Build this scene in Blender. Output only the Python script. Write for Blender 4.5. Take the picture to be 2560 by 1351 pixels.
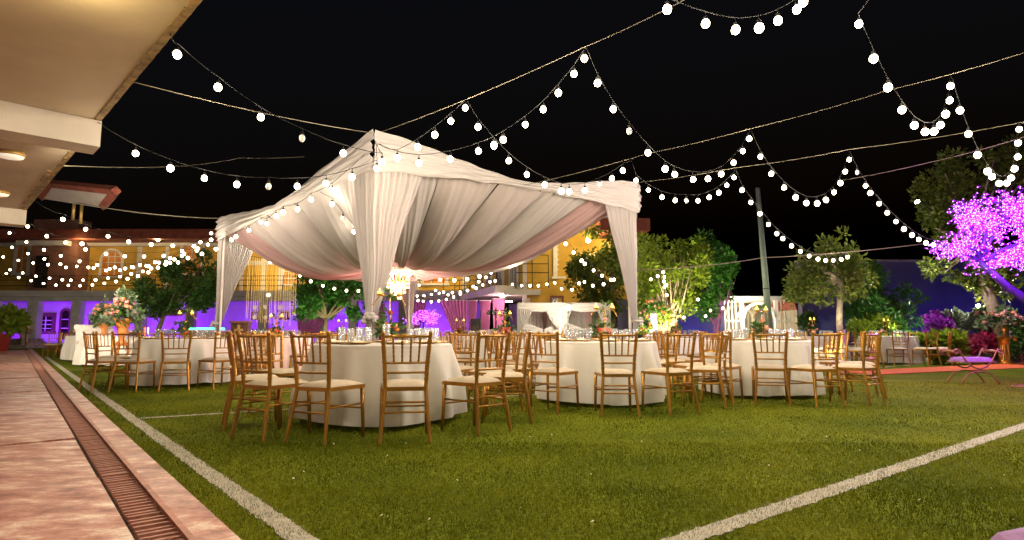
import bpy, math, random
import numpy as np
from mathutils import Vector, Matrix

for o in list(bpy.data.objects):
    bpy.data.objects.remove(o)
sc = bpy.context.scene
COL = sc.collection
random.seed(7)

# ---------------------------------------------------------------- camera, world, exposure
CAMH = 0.90
FPX = 1500.0                       # focal length in pixels of the 2560 px wide photograph
HOR = 830.0                        # horizon row in the photograph
PITCH = math.atan((HOR - 675.5) / FPX)
cam_d = bpy.data.cameras.new('camera')
cam = bpy.data.objects.new('camera', cam_d)
COL.objects.link(cam)
cam.location = (0, 0, CAMH)
cam.rotation_euler = (math.pi / 2 + PITCH, 0, 0)
cam_d.sensor_width = 36
cam_d.lens = 36 * FPX / 2560
cam_d.clip_start = 0.05
cam_d.clip_end = 2000
sc.camera = cam

world = bpy.data.worlds.new('World')
sc.world = world
world.use_nodes = True
wn = world.node_tree
bg = wn.nodes['Background']
sky = wn.nodes.new('ShaderNodeTexSky')
sky.sky_type = 'NISHITA'
sky.sun_disc = False
sky.sun_elevation = math.radians(-4)
sky.sun_rotation = math.radians(200)
wn.links.new(sky.outputs[0], bg.inputs[0])
bg.inputs[1].default_value = 0.12

sc.view_settings.view_transform = 'Standard'
sc.view_settings.look = 'None'
sc.view_settings.exposure = 0.82
sc.view_settings.gamma = 1
sc.cycles.use_denoising = True
sc.cycles.use_adaptive_sampling = True
sc.cycles.adaptive_threshold = 0.06
sc.cycles.max_bounces = 4
sc.cycles.diffuse_bounces = 2
sc.cycles.glossy_bounces = 2
sc.cycles.transmission_bounces = 3
sc.cycles.transparent_max_bounces = 10
sc.cycles.sample_clamp_indirect = 4
sc.cycles.sample_clamp_direct = 0
sc.cycles.use_light_tree = True
BULB_W = 11.5                      # watts of light given off by each small bulb
BULB_C = (1.0, 0.84, 0.62)

# ---------------------------------------------------------------- measuring helpers (photo pixel -> place)
_cp, _sp = math.cos(PITCH), math.sin(PITCH)
def ray(px, py):
    x, y = px - 1280.0, 675.5 - py
    return Vector((x, FPX * _cp - y * _sp, FPX * _sp + y * _cp))
def G(px, py, z=0.0):
    r = ray(px, py)
    t = (z - CAMH) / r.z
    return Vector((r.x * t, r.y * t, z))
def D(px, py, Y):
    r = ray(px, py)
    t = Y / r.y
    return Vector((r.x * t, Y, CAMH + r.z * t))
def XZ(px, Y):
    return D(px, HOR, Y).x

# ---------------------------------------------------------------- mesh builder
ORG = {}
class MB:
    def __init__(s):
        s.v, s.f, s.m = [], [], []
        s.mi = 0
    def add(s, vs, fs):
        b = len(s.v)
        s.v.extend([tuple(p) for p in vs])
        s.f.extend([tuple(b + i for i in f) for f in fs])
        s.m.extend([s.mi] * len(fs))
        return s
    def box(s, c, size, rz=0.0):
        cx, cy, cz = c
        hx, hy, hz = size[0] / 2, size[1] / 2, size[2] / 2
        co, si = math.cos(rz), math.sin(rz)
        vs = []
        for dx, dy, dz in ((-1,-1,-1),(1,-1,-1),(1,1,-1),(-1,1,-1),(-1,-1,1),(1,-1,1),(1,1,1),(-1,1,1)):
            x, y = dx * hx, dy * hy
            vs.append((cx + x * co - y * si, cy + x * si + y * co, cz + dz * hz))
        return s.add(vs, [(3,2,1,0),(4,5,6,7),(0,1,5,4),(1,2,6,5),(2,3,7,6),(3,0,4,7)])
    def hexa(s, p):                                  # 8 corners, bottom four then top four
        return s.add(p, [(3,2,1,0),(4,5,6,7),(0,1,5,4),(1,2,6,5),(2,3,7,6),(3,0,4,7)])
    def prism(s, poly, z0, z1):
        n = len(poly)
        vs = [(p[0], p[1], z0) for p in poly] + [(p[0], p[1], z1) for p in poly]
        fs = [tuple(range(n - 1, -1, -1)), tuple(range(n, 2 * n))]
        fs += [(i, (i + 1) % n, n + (i + 1) % n, n + i) for i in range(n)]
        return s.add(vs, fs)
    def tube(s, pts, r, n=8, cap=True):
        pts = [Vector(p) for p in pts]
        if not isinstance(r, (list, tuple)):
            r = [r] * len(pts)
        vs, fs = [], []
        a = None
        for i, p in enumerate(pts):
            t = pts[min(i + 1, len(pts) - 1)] - pts[max(i - 1, 0)]
            if t.length < 1e-9: t = Vector((0, 0, 1))
            t.normalize()
            if a is None:
                a = t.cross(Vector((0, 1, 0)) if abs(t.z) > 0.8 else Vector((0, 0, 1)))
            else:
                a = a - t * a.dot(t)
            if a.length < 1e-6: a = t.orthogonal()
            a.normalize()
            b = t.cross(a)
            for k in range(n):
                th = 2 * math.pi * k / n
                vs.append(p + (a * math.cos(th) + b * math.sin(th)) * r[i])
        for i in range(len(pts) - 1):
            for k in range(n):
                k2 = (k + 1) % n
                fs.append((i * n + k, i * n + k2, (i + 1) * n + k2, (i + 1) * n + k))
        if cap:
            fs.append(tuple(range(n - 1, -1, -1)))
            fs.append(tuple((len(pts) - 1) * n + k for k in range(n)))
        return s.add(vs, fs)
    def lathe(s, prof, c=(0, 0, 0), n=16, cap=True):
        vs, fs = [], []
        for r, z in prof:
            for k in range(n):
                th = 2 * math.pi * k / n
                vs.append((c[0] + r * math.cos(th), c[1] + r * math.sin(th), c[2] + z))
        for i in range(len(prof) - 1):
            for k in range(n):
                k2 = (k + 1) % n
                fs.append((i * n + k, i * n + k2, (i + 1) * n + k2, (i + 1) * n + k))
        if cap:
            fs.append(tuple(range(n - 1, -1, -1)))
            fs.append(tuple((len(prof) - 1) * n + k for k in range(n)))
        return s.add(vs, fs)
    def ball(s, c, r, n=8, m=5, sc_=(1, 1, 1)):
        vs, fs = [(c[0], c[1], c[2] - r * sc_[2])], []
        for i in range(1, m):
            ph = -math.pi / 2 + math.pi * i / m
            for k in range(n):
                th = 2 * math.pi * k / n
                vs.append((c[0] + r * sc_[0] * math.cos(ph) * math.cos(th), c[1] + r * sc_[1] * math.cos(ph) * math.sin(th), c[2] + r * sc_[2] * math.sin(ph)))
        vs.append((c[0], c[1], c[2] + r * sc_[2]))
        for k in range(n):
            fs.append((0, 1 + (k + 1) % n, 1 + k))
        for i in range(m - 2):
            for k in range(n):
                a = 1 + i * n + k; b = 1 + i * n + (k + 1) % n
                fs.append((a, b, b + n, a + n))
        top = len(vs) - 1; o = 1 + (m - 2) * n
        for k in range(n):
            fs.append((o + k, o + (k + 1) % n, top))
        return s.add(vs, fs)
    def octa(s, c, r, h):
        x, y, z = c
        vs = [(x + r, y, z), (x, y + r, z), (x - r, y, z), (x, y - r, z), (x, y, z + h), (x, y, z - h)]
        return s.add(vs, [(0,1,4),(1,2,4),(2,3,4),(3,0,4),(1,0,5),(2,1,5),(3,2,5),(0,3,5)])
    def grid(s, fn, nu, nv, closed=False):
        vs = [fn(i / nu, j / nv) for j in range(nv + 1) for i in range(nu + (0 if closed else 1))]
        w = nu if closed else nu + 1
        fs = []
        for j in range(nv):
            for i in range(nu):
                i2 = (i + 1) % w if closed else i + 1
                fs.append((j * w + i, j * w + i2, (j + 1) * w + i2, (j + 1) * w + i))
        return s.add(vs, fs)
    def ring(s, c, R, r, n=24, m=6, axis='z', a0=0, a1=2 * math.pi):
        pts = []
        for k in range(n + 1):
            t = a0 + (a1 - a0) * k / n
            if axis == 'z': p = (c[0] + R * math.cos(t), c[1] + R * math.sin(t), c[2])
            elif axis == 'y': p = (c[0] + R * math.cos(t), c[1], c[2] + R * math.sin(t))
            else: p = (c[0], c[1] + R * math.cos(t), c[2] + R * math.sin(t))
            pts.append(p)
        return s.tube(pts, r, m, cap=abs(a1 - a0) < 6.2)
    def build(s, name, mat, parent=None, smooth=False, local=False):
        me = bpy.data.meshes.new(name)
        o = bpy.data.objects.new(name, me)
        COL.objects.link(o)
        v = s.v
        if parent is not None:
            o.parent = parent
            org = ORG.get(parent.name, Vector((0, 0, 0)))
            ORG[o.name] = org
            if not local and org.length > 0:
                ox, oy, oz = org
                v = [(p[0] - ox, p[1] - oy, p[2] - oz) for p in v]
        me.from_pydata(v, [], s.f)
        ms = mat if isinstance(mat, (list, tuple)) else [mat]
        for m_ in ms: me.materials.append(M[m_])
        if len(ms) > 1: me.polygons.foreach_set('material_index', s.m)
        if smooth: me.polygons.foreach_set('use_smooth', [True] * len(me.polygons))
        me.update()
        return o

def tag(o, label=None, cat=None, group=None, kind=None):
    if label: o['label'] = label
    if cat: o['category'] = cat
    if group: o['group'] = group
    if kind: o['kind'] = kind
    return o
def thing(name, label, cat, loc=(0, 0, 0), rz=0.0, group=None):
    o = bpy.data.objects.new(name, None)
    COL.objects.link(o)
    o.location = loc
    o.rotation_euler = (0, 0, rz)
    o.empty_display_size = 0.1
    ORG[o.name] = Vector(loc)
    return tag(o, label, cat, group)
def inst(src, name, parent, loc=(0, 0, 0), rz=0.0, scale=1.0, rot=None):   # a part that shares its mesh with others
    o = bpy.data.objects.new(name, src.data if hasattr(src, 'data') else src)
    COL.objects.link(o)
    o.parent = parent
    org = ORG.get(parent.name, Vector((0, 0, 0))) if parent is not None else Vector((0, 0, 0))
    o.location = Vector(loc) - org if parent is not None else Vector(loc)
    o.rotation_euler = rot if rot else (0, 0, rz)
    o.scale = (scale, scale, scale) if not isinstance(scale, tuple) else scale
    return o
def copy_tree(o, parent=None):
    c = o.copy()
    COL.objects.link(c)
    c.parent = parent
    for ch in list(o.children):
        copy_tree(ch, c)
    return c
def proto_mesh(mb, name, mats, smooth=False):
    me = bpy.data.meshes.new(name)
    me.from_pydata(mb.v, [], mb.f)
    ms = mats if isinstance(mats, (list, tuple)) else [mats]
    for m_ in ms: me.materials.append(M[m_])
    if len(ms) > 1: me.polygons.foreach_set('material_index', mb.m)
    if smooth: me.polygons.foreach_set('use_smooth', [True] * len(me.polygons))
    me.update()
    return me
def lerp(a, b, t): return a + (b - a) * t
def sm(t):
    t = max(0.0, min(1.0, t))
    return t * t * (3 - 2 * t)

# ---------------------------------------------------------------- materials
M = {}
def mat(name, col, rough=0.6, metal=0.0, var=0.12, scale=6.0, bump=0.0, bscale=40.0, spec=0.5, detail=4.0, col2=None, coat=0.0):
    m = bpy.data.materials.new(name); m.use_nodes = True
    nt = m.node_tree; b = nt.nodes['Principled BSDF']
    b.inputs['Roughness'].default_value = rough
    b.inputs['Metallic'].default_value = metal
    b.inputs['Specular IOR Level'].default_value = spec
    if coat: b.inputs['Coat Weight'].default_value = coat
    tc = nt.nodes.new('ShaderNodeTexCoord')
    nz = nt.nodes.new('ShaderNodeTexNoise')
    nz.inputs['Scale'].default_value = scale; nz.inputs['Detail'].default_value = detail
    nt.links.new(tc.outputs['Object'], nz.inputs['Vector'])
    mx = nt.nodes.new('ShaderNodeMix'); mx.data_type = 'RGBA'
    c = Vector(col)
    if col2 is None:
        a_, b_ = c * (1 - var), c * (1 + var)
    else:
        a_, b_ = c, Vector(col2)
    rp = nt.nodes.new('ShaderNodeValToRGB')
    rp.color_ramp.elements[0].position = 0.32; rp.color_ramp.elements[1].position = 0.68
    nt.links.new(nz.outputs['Fac'], rp.inputs[0])
    nt.links.new(rp.outputs[0], mx.inputs['Factor'])
    mx.inputs['A'].default_value = (*[min(1, x) for x in a_], 1); mx.inputs['B'].default_value = (*[min(1, x) for x in b_], 1)
    nt.links.new(mx.outputs['Result'], b.inputs['Base Color'])
    if bump:
        n2 = nt.nodes.new('ShaderNodeTexNoise'); n2.inputs['Scale'].default_value = bscale; n2.inputs['Detail'].default_value = 5
        nt.links.new(tc.outputs['Object'], n2.inputs['Vector'])
        bp = nt.nodes.new('ShaderNodeBump'); bp.inputs['Strength'].default_value = bump; bp.inputs['Distance'].default_value = 0.02
        nt.links.new(n2.outputs['Fac'], bp.inputs['Height']); nt.links.new(bp.outputs[0], b.inputs['Normal'])
    M[name] = m
    return m
def emat(name, col, strength, sample=True):
    m = bpy.data.materials.new(name); m.use_nodes = True
    nt = m.node_tree; b = nt.nodes['Principled BSDF']
    b.inputs['Base Color'].default_value = (*[min(0.9, x) for x in col], 1)
    b.inputs['Emission Color'].default_value = (*col, 1)
    b.inputs['Emission Strength'].default_value = strength
    if not sample: m.cycles.emission_sampling = 'NONE'
    M[name] = m
    return m
def cloth(name, col, trans=0.25, var=0.05, tcol=None):
    m = bpy.data.materials.new(name); m.use_nodes = True
    nt = m.node_tree; nt.nodes.remove(nt.nodes['Principled BSDF'])
    out = nt.nodes['Material Output']
    d = nt.nodes.new('ShaderNodeBsdfDiffuse'); d.inputs['Roughness'].default_value = 0.6
    t = nt.nodes.new('ShaderNodeBsdfTranslucent')
    ms = nt.nodes.new('ShaderNodeMixShader'); ms.inputs[0].default_value = trans
    tc = nt.nodes.new('ShaderNodeTexCoord'); nz = nt.nodes.new('ShaderNodeTexNoise'); nz.inputs['Scale'].default_value = 3
    nt.links.new(tc.outputs['Object'], nz.inputs['Vector'])
    mx = nt.nodes.new('ShaderNodeMix'); mx.data_type = 'RGBA'
    c = Vector(col)
    mx.inputs['A'].default_value = (*(c * (1 - var)), 1); mx.inputs['B'].default_value = (*[min(1, x * (1 + var)) for x in c], 1)
    nt.links.new(nz.outputs['Fac'], mx.inputs['Factor'])
    nt.links.new(mx.outputs['Result'], d.inputs[0])
    if tcol: t.inputs[0].default_value = (*tcol, 1)
    else: nt.links.new(mx.outputs['Result'], t.inputs[0])
    nw = nt.nodes.new('ShaderNodeTexNoise'); nw.inputs['Scale'].default_value = 9; nw.inputs['Detail'].default_value = 6
    nt.links.new(tc.outputs['Object'], nw.inputs['Vector'])
    bp = nt.nodes.new('ShaderNodeBump'); bp.inputs['Strength'].default_value = 0.25; bp.inputs['Distance'].default_value = 0.03
    nt.links.new(nw.outputs['Fac'], bp.inputs['Height'])
    nt.links.new(bp.outputs[0], d.inputs['Normal'])
    nt.links.new(d.outputs[0], ms.inputs[1]); nt.links.new(t.outputs[0], ms.inputs[2]); nt.links.new(ms.outputs[0], out.inputs[0])
    M[name] = m
def leafmat(name, c1, c2, trans=0.3, rough=0.5, lowvar=None):
    m = bpy.data.materials.new(name); m.use_nodes = True
    nt = m.node_tree; b = nt.nodes['Principled BSDF']; out = nt.nodes['Material Output']
    g = nt.nodes.new('ShaderNodeNewGeometry')
    rp = nt.nodes.new('ShaderNodeMix'); rp.data_type = 'RGBA'
    rp.inputs['A'].default_value = (*c1, 1); rp.inputs['B'].default_value = (*c2, 1)
    nt.links.new(g.outputs['Random Per Island'], rp.inputs['Factor'])
    res = rp.outputs['Result']
    if lowvar:                                     # worn and flattened patches of the turf
        tc = nt.nodes.new('ShaderNodeTexCoord'); nz = nt.nodes.new('ShaderNodeTexNoise'); nz.inputs['Scale'].default_value = lowvar; nz.inputs['Detail'].default_value = 6
        nt.links.new(tc.outputs['Object'], nz.inputs['Vector'])
        cr_ = nt.nodes.new('ShaderNodeValToRGB'); cr_.color_ramp.elements[0].position = .36; cr_.color_ramp.elements[1].position = .66
        cr_.color_ramp.elements[0].color = (.55, .62, .55, 1); cr_.color_ramp.elements[1].color = (1.25, 1.15, 1.1, 1)
        mu = nt.nodes.new('ShaderNodeMix'); mu.data_type = 'RGBA'; mu.blend_type = 'MULTIPLY'; mu.inputs['Factor'].default_value = 1
        nt.links.new(nz.outputs['Fac'], cr_.inputs[0]); nt.links.new(res, mu.inputs['A']); nt.links.new(cr_.outputs[0], mu.inputs['B']); res = mu.outputs['Result']
    nt.links.new(res, b.inputs['Base Color'])
    b.inputs['Roughness'].default_value = rough
    b.inputs['Specular IOR Level'].default_value = 0.05 if lowvar else 0.4
    t = nt.nodes.new('ShaderNodeBsdfTranslucent'); nt.links.new(res, t.inputs[0])
    ms = nt.nodes.new('ShaderNodeMixShader'); ms.inputs[0].default_value = trans
    nt.links.new(b.outputs[0], ms.inputs[1]); nt.links.new(t.outputs[0], ms.inputs[2]); nt.links.new(ms.outputs[0], out.inputs[0])
    M[name] = m
def glassmat(name, tint=(0.96, 0.97, 0.98)):
    m = bpy.data.materials.new(name); m.use_nodes = True
    nt = m.node_tree; nt.nodes.remove(nt.nodes['Principled BSDF']); out = nt.nodes['Material Output']
    tr = nt.nodes.new('ShaderNodeBsdfTransparent'); tr.inputs[0].default_value = (*tint, 1)
    gl = nt.nodes.new('ShaderNodeBsdfGlossy'); gl.inputs['Roughness'].default_value = 0.08
    df = nt.nodes.new('ShaderNodeBsdfTranslucent'); df.inputs[0].default_value = (0.85, 0.85, 0.85, 1)
    fr = nt.nodes.new('ShaderNodeLayerWeight'); fr.inputs[0].default_value = 0.3
    m1 = nt.nodes.new('ShaderNodeMixShader'); m1.inputs[0].default_value = 0.5
    ms = nt.nodes.new('ShaderNodeMixShader')
    nt.links.new(gl.outputs[0], m1.inputs[1]); nt.links.new(df.outputs[0], m1.inputs[2])
    mr = nt.nodes.new('ShaderNodeMapRange'); mr.inputs['To Min'].default_value = 0.10; mr.inputs['To Max'].default_value = 0.85
    nt.links.new(fr.outputs['Facing'], mr.inputs[0])
    nt.links.new(mr.outputs[0], ms.inputs[0]); nt.links.new(tr.outputs[0], ms.inputs[1]); nt.links.new(m1.outputs[0], ms.inputs[2])
    nt.links.new(ms.outputs[0], out.inputs[0])
    M[name] = m

mat('gold_paint', (0.37, 0.180, 0.024), rough=0.28, metal=0.55, var=0.15, scale=9, spec=0.5)
def vary(name, lo=0.82, hi=1.18):                 # pieces differ a little in wear and shade
    nt = M[name].node_tree; b = nt.nodes['Principled BSDF']; src = b.inputs['Base Color'].links[0].from_socket
    oi = nt.nodes.new('ShaderNodeObjectInfo'); mr = nt.nodes.new('ShaderNodeMapRange'); mr.inputs['To Min'].default_value = lo; mr.inputs['To Max'].default_value = hi
    mu = nt.nodes.new('ShaderNodeMix'); mu.data_type = 'RGBA'; mu.blend_type = 'MULTIPLY'; mu.inputs['Factor'].default_value = 1
    nt.links.new(oi.outputs['Random'], mr.inputs[0]); nt.links.new(src, mu.inputs['A']); nt.links.new(mr.outputs[0], mu.inputs['B']); nt.links.new(mu.outputs['Result'], b.inputs['Base Color'])
vary('gold_paint')
mat('gold_metal', (0.80, 0.47, 0.10), rough=0.28, metal=0.85, var=0.1)
mat('cushion', (0.46, 0.38, 0.27), rough=0.8, var=0.06, bump=0.15, bscale=120)
vary('cushion', 0.85, 1.12)
cloth('table_linen', (0.74, 0.71, 0.66), 0.10)
cloth('sheer_white', (0.62, 0.585, 0.58), 0.38)
cloth('sheer_pink', (0.62, 0.42, 0.43), 0.38)
cloth('sheer_cream', (0.62, 0.56, 0.555), 0.38)
cloth('curtain_pink', (0.62, 0.22, 0.45), 0.25)
cloth('napkin', (0.80, 0.74, 0.62), 0.1)
mat('wood_dark', (0.10, 0.035, 0.018), rough=0.45, var=0.35, scale=14)
mat('wood_brown', (0.20, 0.09, 0.04), rough=0.5, var=0.3, scale=12)
mat('white_paint', (0.74, 0.72, 0.70), rough=0.6, var=0.05, bump=0.05, bscale=60)
mat('white_leather', (0.78, 0.74, 0.70), rough=0.42, var=0.04, bump=0.08, bscale=90)
mat('soffit', (0.58, 0.48, 0.34), rough=0.85, var=0.10, scale=1.6, bump=0.05, bscale=30)
mat('beam_paint', (0.72, 0.66, 0.56), rough=0.75, var=0.08, scale=3, bump=0.1)
mat('stained_edge', (0.30, 0.20, 0.08), rough=0.95, var=0.5, scale=9, bump=0.6, bscale=25)
mat('plaster_white', (0.66, 0.63, 0.60), rough=0.85, var=0.08, scale=1.4, bump=0.15)
mat('plaster_yellow', (0.58, 0.37, 0.06), rough=0.85, var=0.16, scale=1.2, bump=0.2, bscale=18)
mat('roof_red', (0.24, 0.06, 0.035), rough=0.8, var=0.3, scale=3, bump=0.2)
mat('tower_wall', (0.24, 0.11, 0.075), rough=0.9, var=0.2, scale=2)
mat('roof_white', (0.55, 0.50, 0.47), rough=0.8, var=0.1)
mat('window_dark', (0.02, 0.015, 0.012), rough=0.12, var=0.3)
mat('window_amber', (0.62, 0.24, 0.02), rough=0.5, var=0.25, scale=4)
mat('window_frame', (0.16, 0.05, 0.06), rough=0.5, var=0.15)
mat('iron', (0.03, 0.025, 0.02), rough=0.55, metal=0.3)
mat('brass_rail', (0.50, 0.33, 0.10), rough=0.4, metal=0.6)
mat('black_plastic', (0.015, 0.015, 0.016), rough=0.45)
mat('cable', (0.015, 0.015, 0.015), rough=0.95, spec=0.1)
mat('rope', (0.20, 0.17, 0.12), rough=0.9, var=0.2, scale=40)
mat('pole_green', (0.17, 0.23, 0.20), rough=0.5, var=0.15, scale=3)
mat('pole_purple', (0.36, 0.12, 0.34), rough=0.6, var=0.15, scale=3)
mat('bark', (0.20, 0.14, 0.09), rough=0.9, var=0.35, scale=14, bump=0.5)
mat('bark_pale', (0.42, 0.33, 0.25), rough=0.9, var=0.25, scale=12, bump=0.4)
mat('bark_violet', (0.05, 0.01, 0.16), rough=0.5, var=0.25, scale=10)
mat('terracotta', (0.62, 0.22, 0.05), rough=0.5, var=0.15, scale=8)
mat('red_pot', (0.38, 0.05, 0.03), rough=0.5, var=0.15)
mat('stone', (0.30, 0.25, 0.19), rough=0.9, var=0.3, scale=5, bump=0.5, bscale=12)
mat('carpet_red', (0.62, 0.10, 0.035), rough=0.95, var=0.15, scale=20, bump=0.4, bscale=160)
mat('purple_velvet', (0.26, 0.13, 0.30), rough=0.85, var=0.1, scale=30, bump=0.2, bscale=160)
mat('bench_frame', (0.30, 0.12, 0.07), rough=0.4, metal=0.35, var=0.15)
mat('wall_blue', (0.10, 0.085, 0.16), rough=0.9, var=0.12, scale=1.0, bump=0.2, bscale=14)
mat('rose_peach', (0.85, 0.36, 0.22), rough=0.7, var=0.15, scale=30)
mat('rose_pink', (0.78, 0.42, 0.40), rough=0.7, var=0.15, scale=30)
mat('rose_red', (0.75, 0.09, 0.06), rough=0.6, var=0.2, scale=30)
mat('rose_orange', (0.85, 0.28, 0.04), rough=0.6, var=0.2, scale=30)
mat('wax', (0.80, 0.50, 0.06), rough=0.5, var=0.1)
mat('soil', (0.05, 0.035, 0.02), rough=1, var=0.4, scale=8, bump=0.5)
mat('kerb_white', (0.66, 0.62, 0.56), rough=0.85, var=0.12, scale=4, bump=0.2)
mat('steel_dark', (0.10, 0.08, 0.07), rough=0.5, metal=0.7, var=0.3)
mat('teal_counter', (0.05, 0.42, 0.30), rough=0.4)
mat('dark_charger', (0.05, 0.03, 0.02), rough=0.3, metal=0.4)
mat('flare_glass', (0.70, 0.66, 0.60), rough=0.2, var=0.03)
leafmat('leaf_dark', (0.022, 0.075, 0.012), (0.085, 0.17, 0.025))
leafmat('leaf_glossy', (0.016, 0.09, 0.012), (0.08, 0.24, 0.035), 0.2, 0.3)
leafmat('leaf_yellow', (0.10, 0.19, 0.012), (0.27, 0.34, 0.025), 0.35)
leafmat('leaf_olive', (0.055, 0.10, 0.012), (0.17, 0.20, 0.028))
leafmat('leaf_silver', (0.10, 0.15, 0.10), (0.25, 0.30, 0.20))
leafmat('leaf_purple', (0.10, 0.01, 0.22), (0.35, 0.03, 0.45))
leafmat('leaf_red', (0.16, 0.01, 0.05), (0.40, 0.03, 0.10))
emat('bulb_lit', (1.0, 0.84, 0.56), 12.0, False)
emat('lamp_warm', (1.0, 0.72, 0.35), 40)
emat('flame', (1.0, 0.55, 0.06), 5.0, False)
emat('crystal_glow', (1.0, 0.62, 0.30), 2.5, False)
emat('led_pink', (1.0, 0.50, 1.0), 1.6, False)
emat('led_violet', (0.40, 0.010, 0.75), 0.40, False)
emat('neon_pink', (1.0, 0.08, 0.75), 5.0, False)
emat('lamp_cover', (0.90, 0.80, 0.62), 0.35, False)
emat('flood_white', (1.0, 0.93, 0.62), 120)
emat('led_red', (1.0, 0.05, 0.02), 7.0, False)
emat('led_green', (0.05, 1.0, 0.55), 4.0, False)
emat('led_blue', (0.15, 0.25, 1.0), 7.0, False)
emat('strand_gold', (1.0, 0.62, 0.16), 0.75, False)
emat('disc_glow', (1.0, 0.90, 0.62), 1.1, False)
glassmat('glass')
# ---------------------------------------------------------------- ground, field lines, turf
def turf_material():
    m = bpy.data.materials.new('turf'); m.use_nodes = True
    nt = m.node_tree; b = nt.nodes['Principled BSDF']; b.inputs['Roughness'].default_value = 0.9
    b.inputs['Specular IOR Level'].default_value = 0.03
    tc = nt.nodes.new('ShaderNodeTexCoord')
    def noise(s, d):
        n = nt.nodes.new('ShaderNodeTexNoise'); n.inputs['Scale'].default_value = s; n.inputs['Detail'].default_value = d
        nt.links.new(tc.outputs['Object'], n.inputs['Vector']); return n
    n1, n2 = noise(0.9, 5), noise(38, 4)
    r1 = nt.nodes.new('ShaderNodeValToRGB')
    r1.color_ramp.elements[0].position = 0.35; r1.color_ramp.elements[0].color = (0.085, 0.115, 0.008, 1)
    r1.color_ramp.elements[1].position = 0.65; r1.color_ramp.elements[1].color = (0.150, 0.175, 0.012, 1)
    nt.links.new(n1.outputs['Fac'], r1.inputs[0])
    r2 = nt.nodes.new('ShaderNodeValToRGB')
    r2.color_ramp.elements[0].position = 0.3; r2.color_ramp.elements[0].color = (0.45, 0.45, 0.45, 1)
    r2.color_ramp.elements[1].position = 0.72; r2.color_ramp.elements[1].color = (1.5, 1.5, 1.4, 1)
    nt.links.new(n2.outputs['Fac'], r2.inputs[0])
    mx = nt.nodes.new('ShaderNodeMix'); mx.data_type = 'RGBA'; mx.blend_type = 'MULTIPLY'; mx.inputs['Factor'].default_value = 1
    nt.links.new(r1.outputs[0], mx.inputs['A']); nt.links.new(r2.outputs[0], mx.inputs['B'])
    nt.links.new(mx.outputs['Result'], b.inputs['Base Color'])
    n3 = noise(90, 3)
    bp = nt.nodes.new('ShaderNodeBump'); bp.inputs['Strength'].default_value = 0.7; bp.inputs['Distance'].default_value = 0.03
    nt.links.new(n3.outputs['Fac'], bp.inputs['Height']); nt.links.new(bp.outputs[0], b.inputs['Normal'])
    M['turf'] = m
turf_material()
mat('line_paint', (0.40, 0.37, 0.29), rough=0.95, var=0.18, scale=25, bump=0.5, bscale=90)
leafmat('blade', (0.085, 0.115, 0.005), (0.225, 0.230, 0.013), 0.25, 0.8, lowvar=1.1)
leafmat('blade_white', (0.32, 0.31, 0.24), (0.54, 0.51, 0.42), 0.2, 0.8, lowvar=6.0)

mb = MB(); mb.add([(-300, -60, 0), (300, -60, 0), (300, 500, 0), (-300, 500, 0)], [(0, 1, 2, 3)])
ground = tag(mb.build('ground', 'turf'), kind='structure')

LINES = [  # ends on the ground and width
    (G(755, 1351) + (G(755, 1351) - G(115, 893)).normalized() * 3, G(115, 893), 0.105),
    (G(1730, 1345) + (G(1730, 1345) - G(2555, 1068)).normalized() * 3, G(2555, 1068) + (G(2555, 1068) - G(1730, 1345)).normalized() * 9, 0.115),
    (G(352, 1047), G(1376, 985) + (G(1376, 985) - G(352, 1047)).normalized() * 9, 0.085),
    (G(163, 927), G(285, 924), 0.09),
    (G(2040, 931), G(2420, 903), 0.09),
]
rl = random.Random(3)
for a, b, w in LINES:
    d = (b - a); L = d.length; d.normalize(); n = Vector((-d.y, d.x, 0))
    N = int(L / 0.03)
    vs, fs = [], []
    for i in range(N + 1):
        p = a + d * (L * i / N)
        e1, e2 = rl.gauss(0, 0.006), rl.gauss(0, 0.006)
        vs += [tuple(p + n * (w / 2 + e1) + Vector((0, 0, .005))), tuple(p - n * (w / 2 + e2) + Vector((0, 0, .005)))]
    fs = [(2 * i + 1, 2 * i + 3, 2 * i + 2, 2 * i) for i in range(N)]
    mb = MB(); mb.add(vs, fs)
    tag(mb.build('field_line', 'line_paint'), kind='structure')

# walkway frame: s along the kerb away from the camera, t to the left of the kerb's outer edge
WO = G(580, 1351); WA = (G(92, 886) - WO); WA.normalize(); WN = Vector((-WA.y, WA.x, 0))
def W(s, t, z): return WO + WA * s + WN * t + Vector((0, 0, z))
tof = lambda p: (p - WO).dot(WN)
t_k = tof(G(462, 1351)); t_g = tof(G(328, 1351))
WL = 34.0

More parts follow.
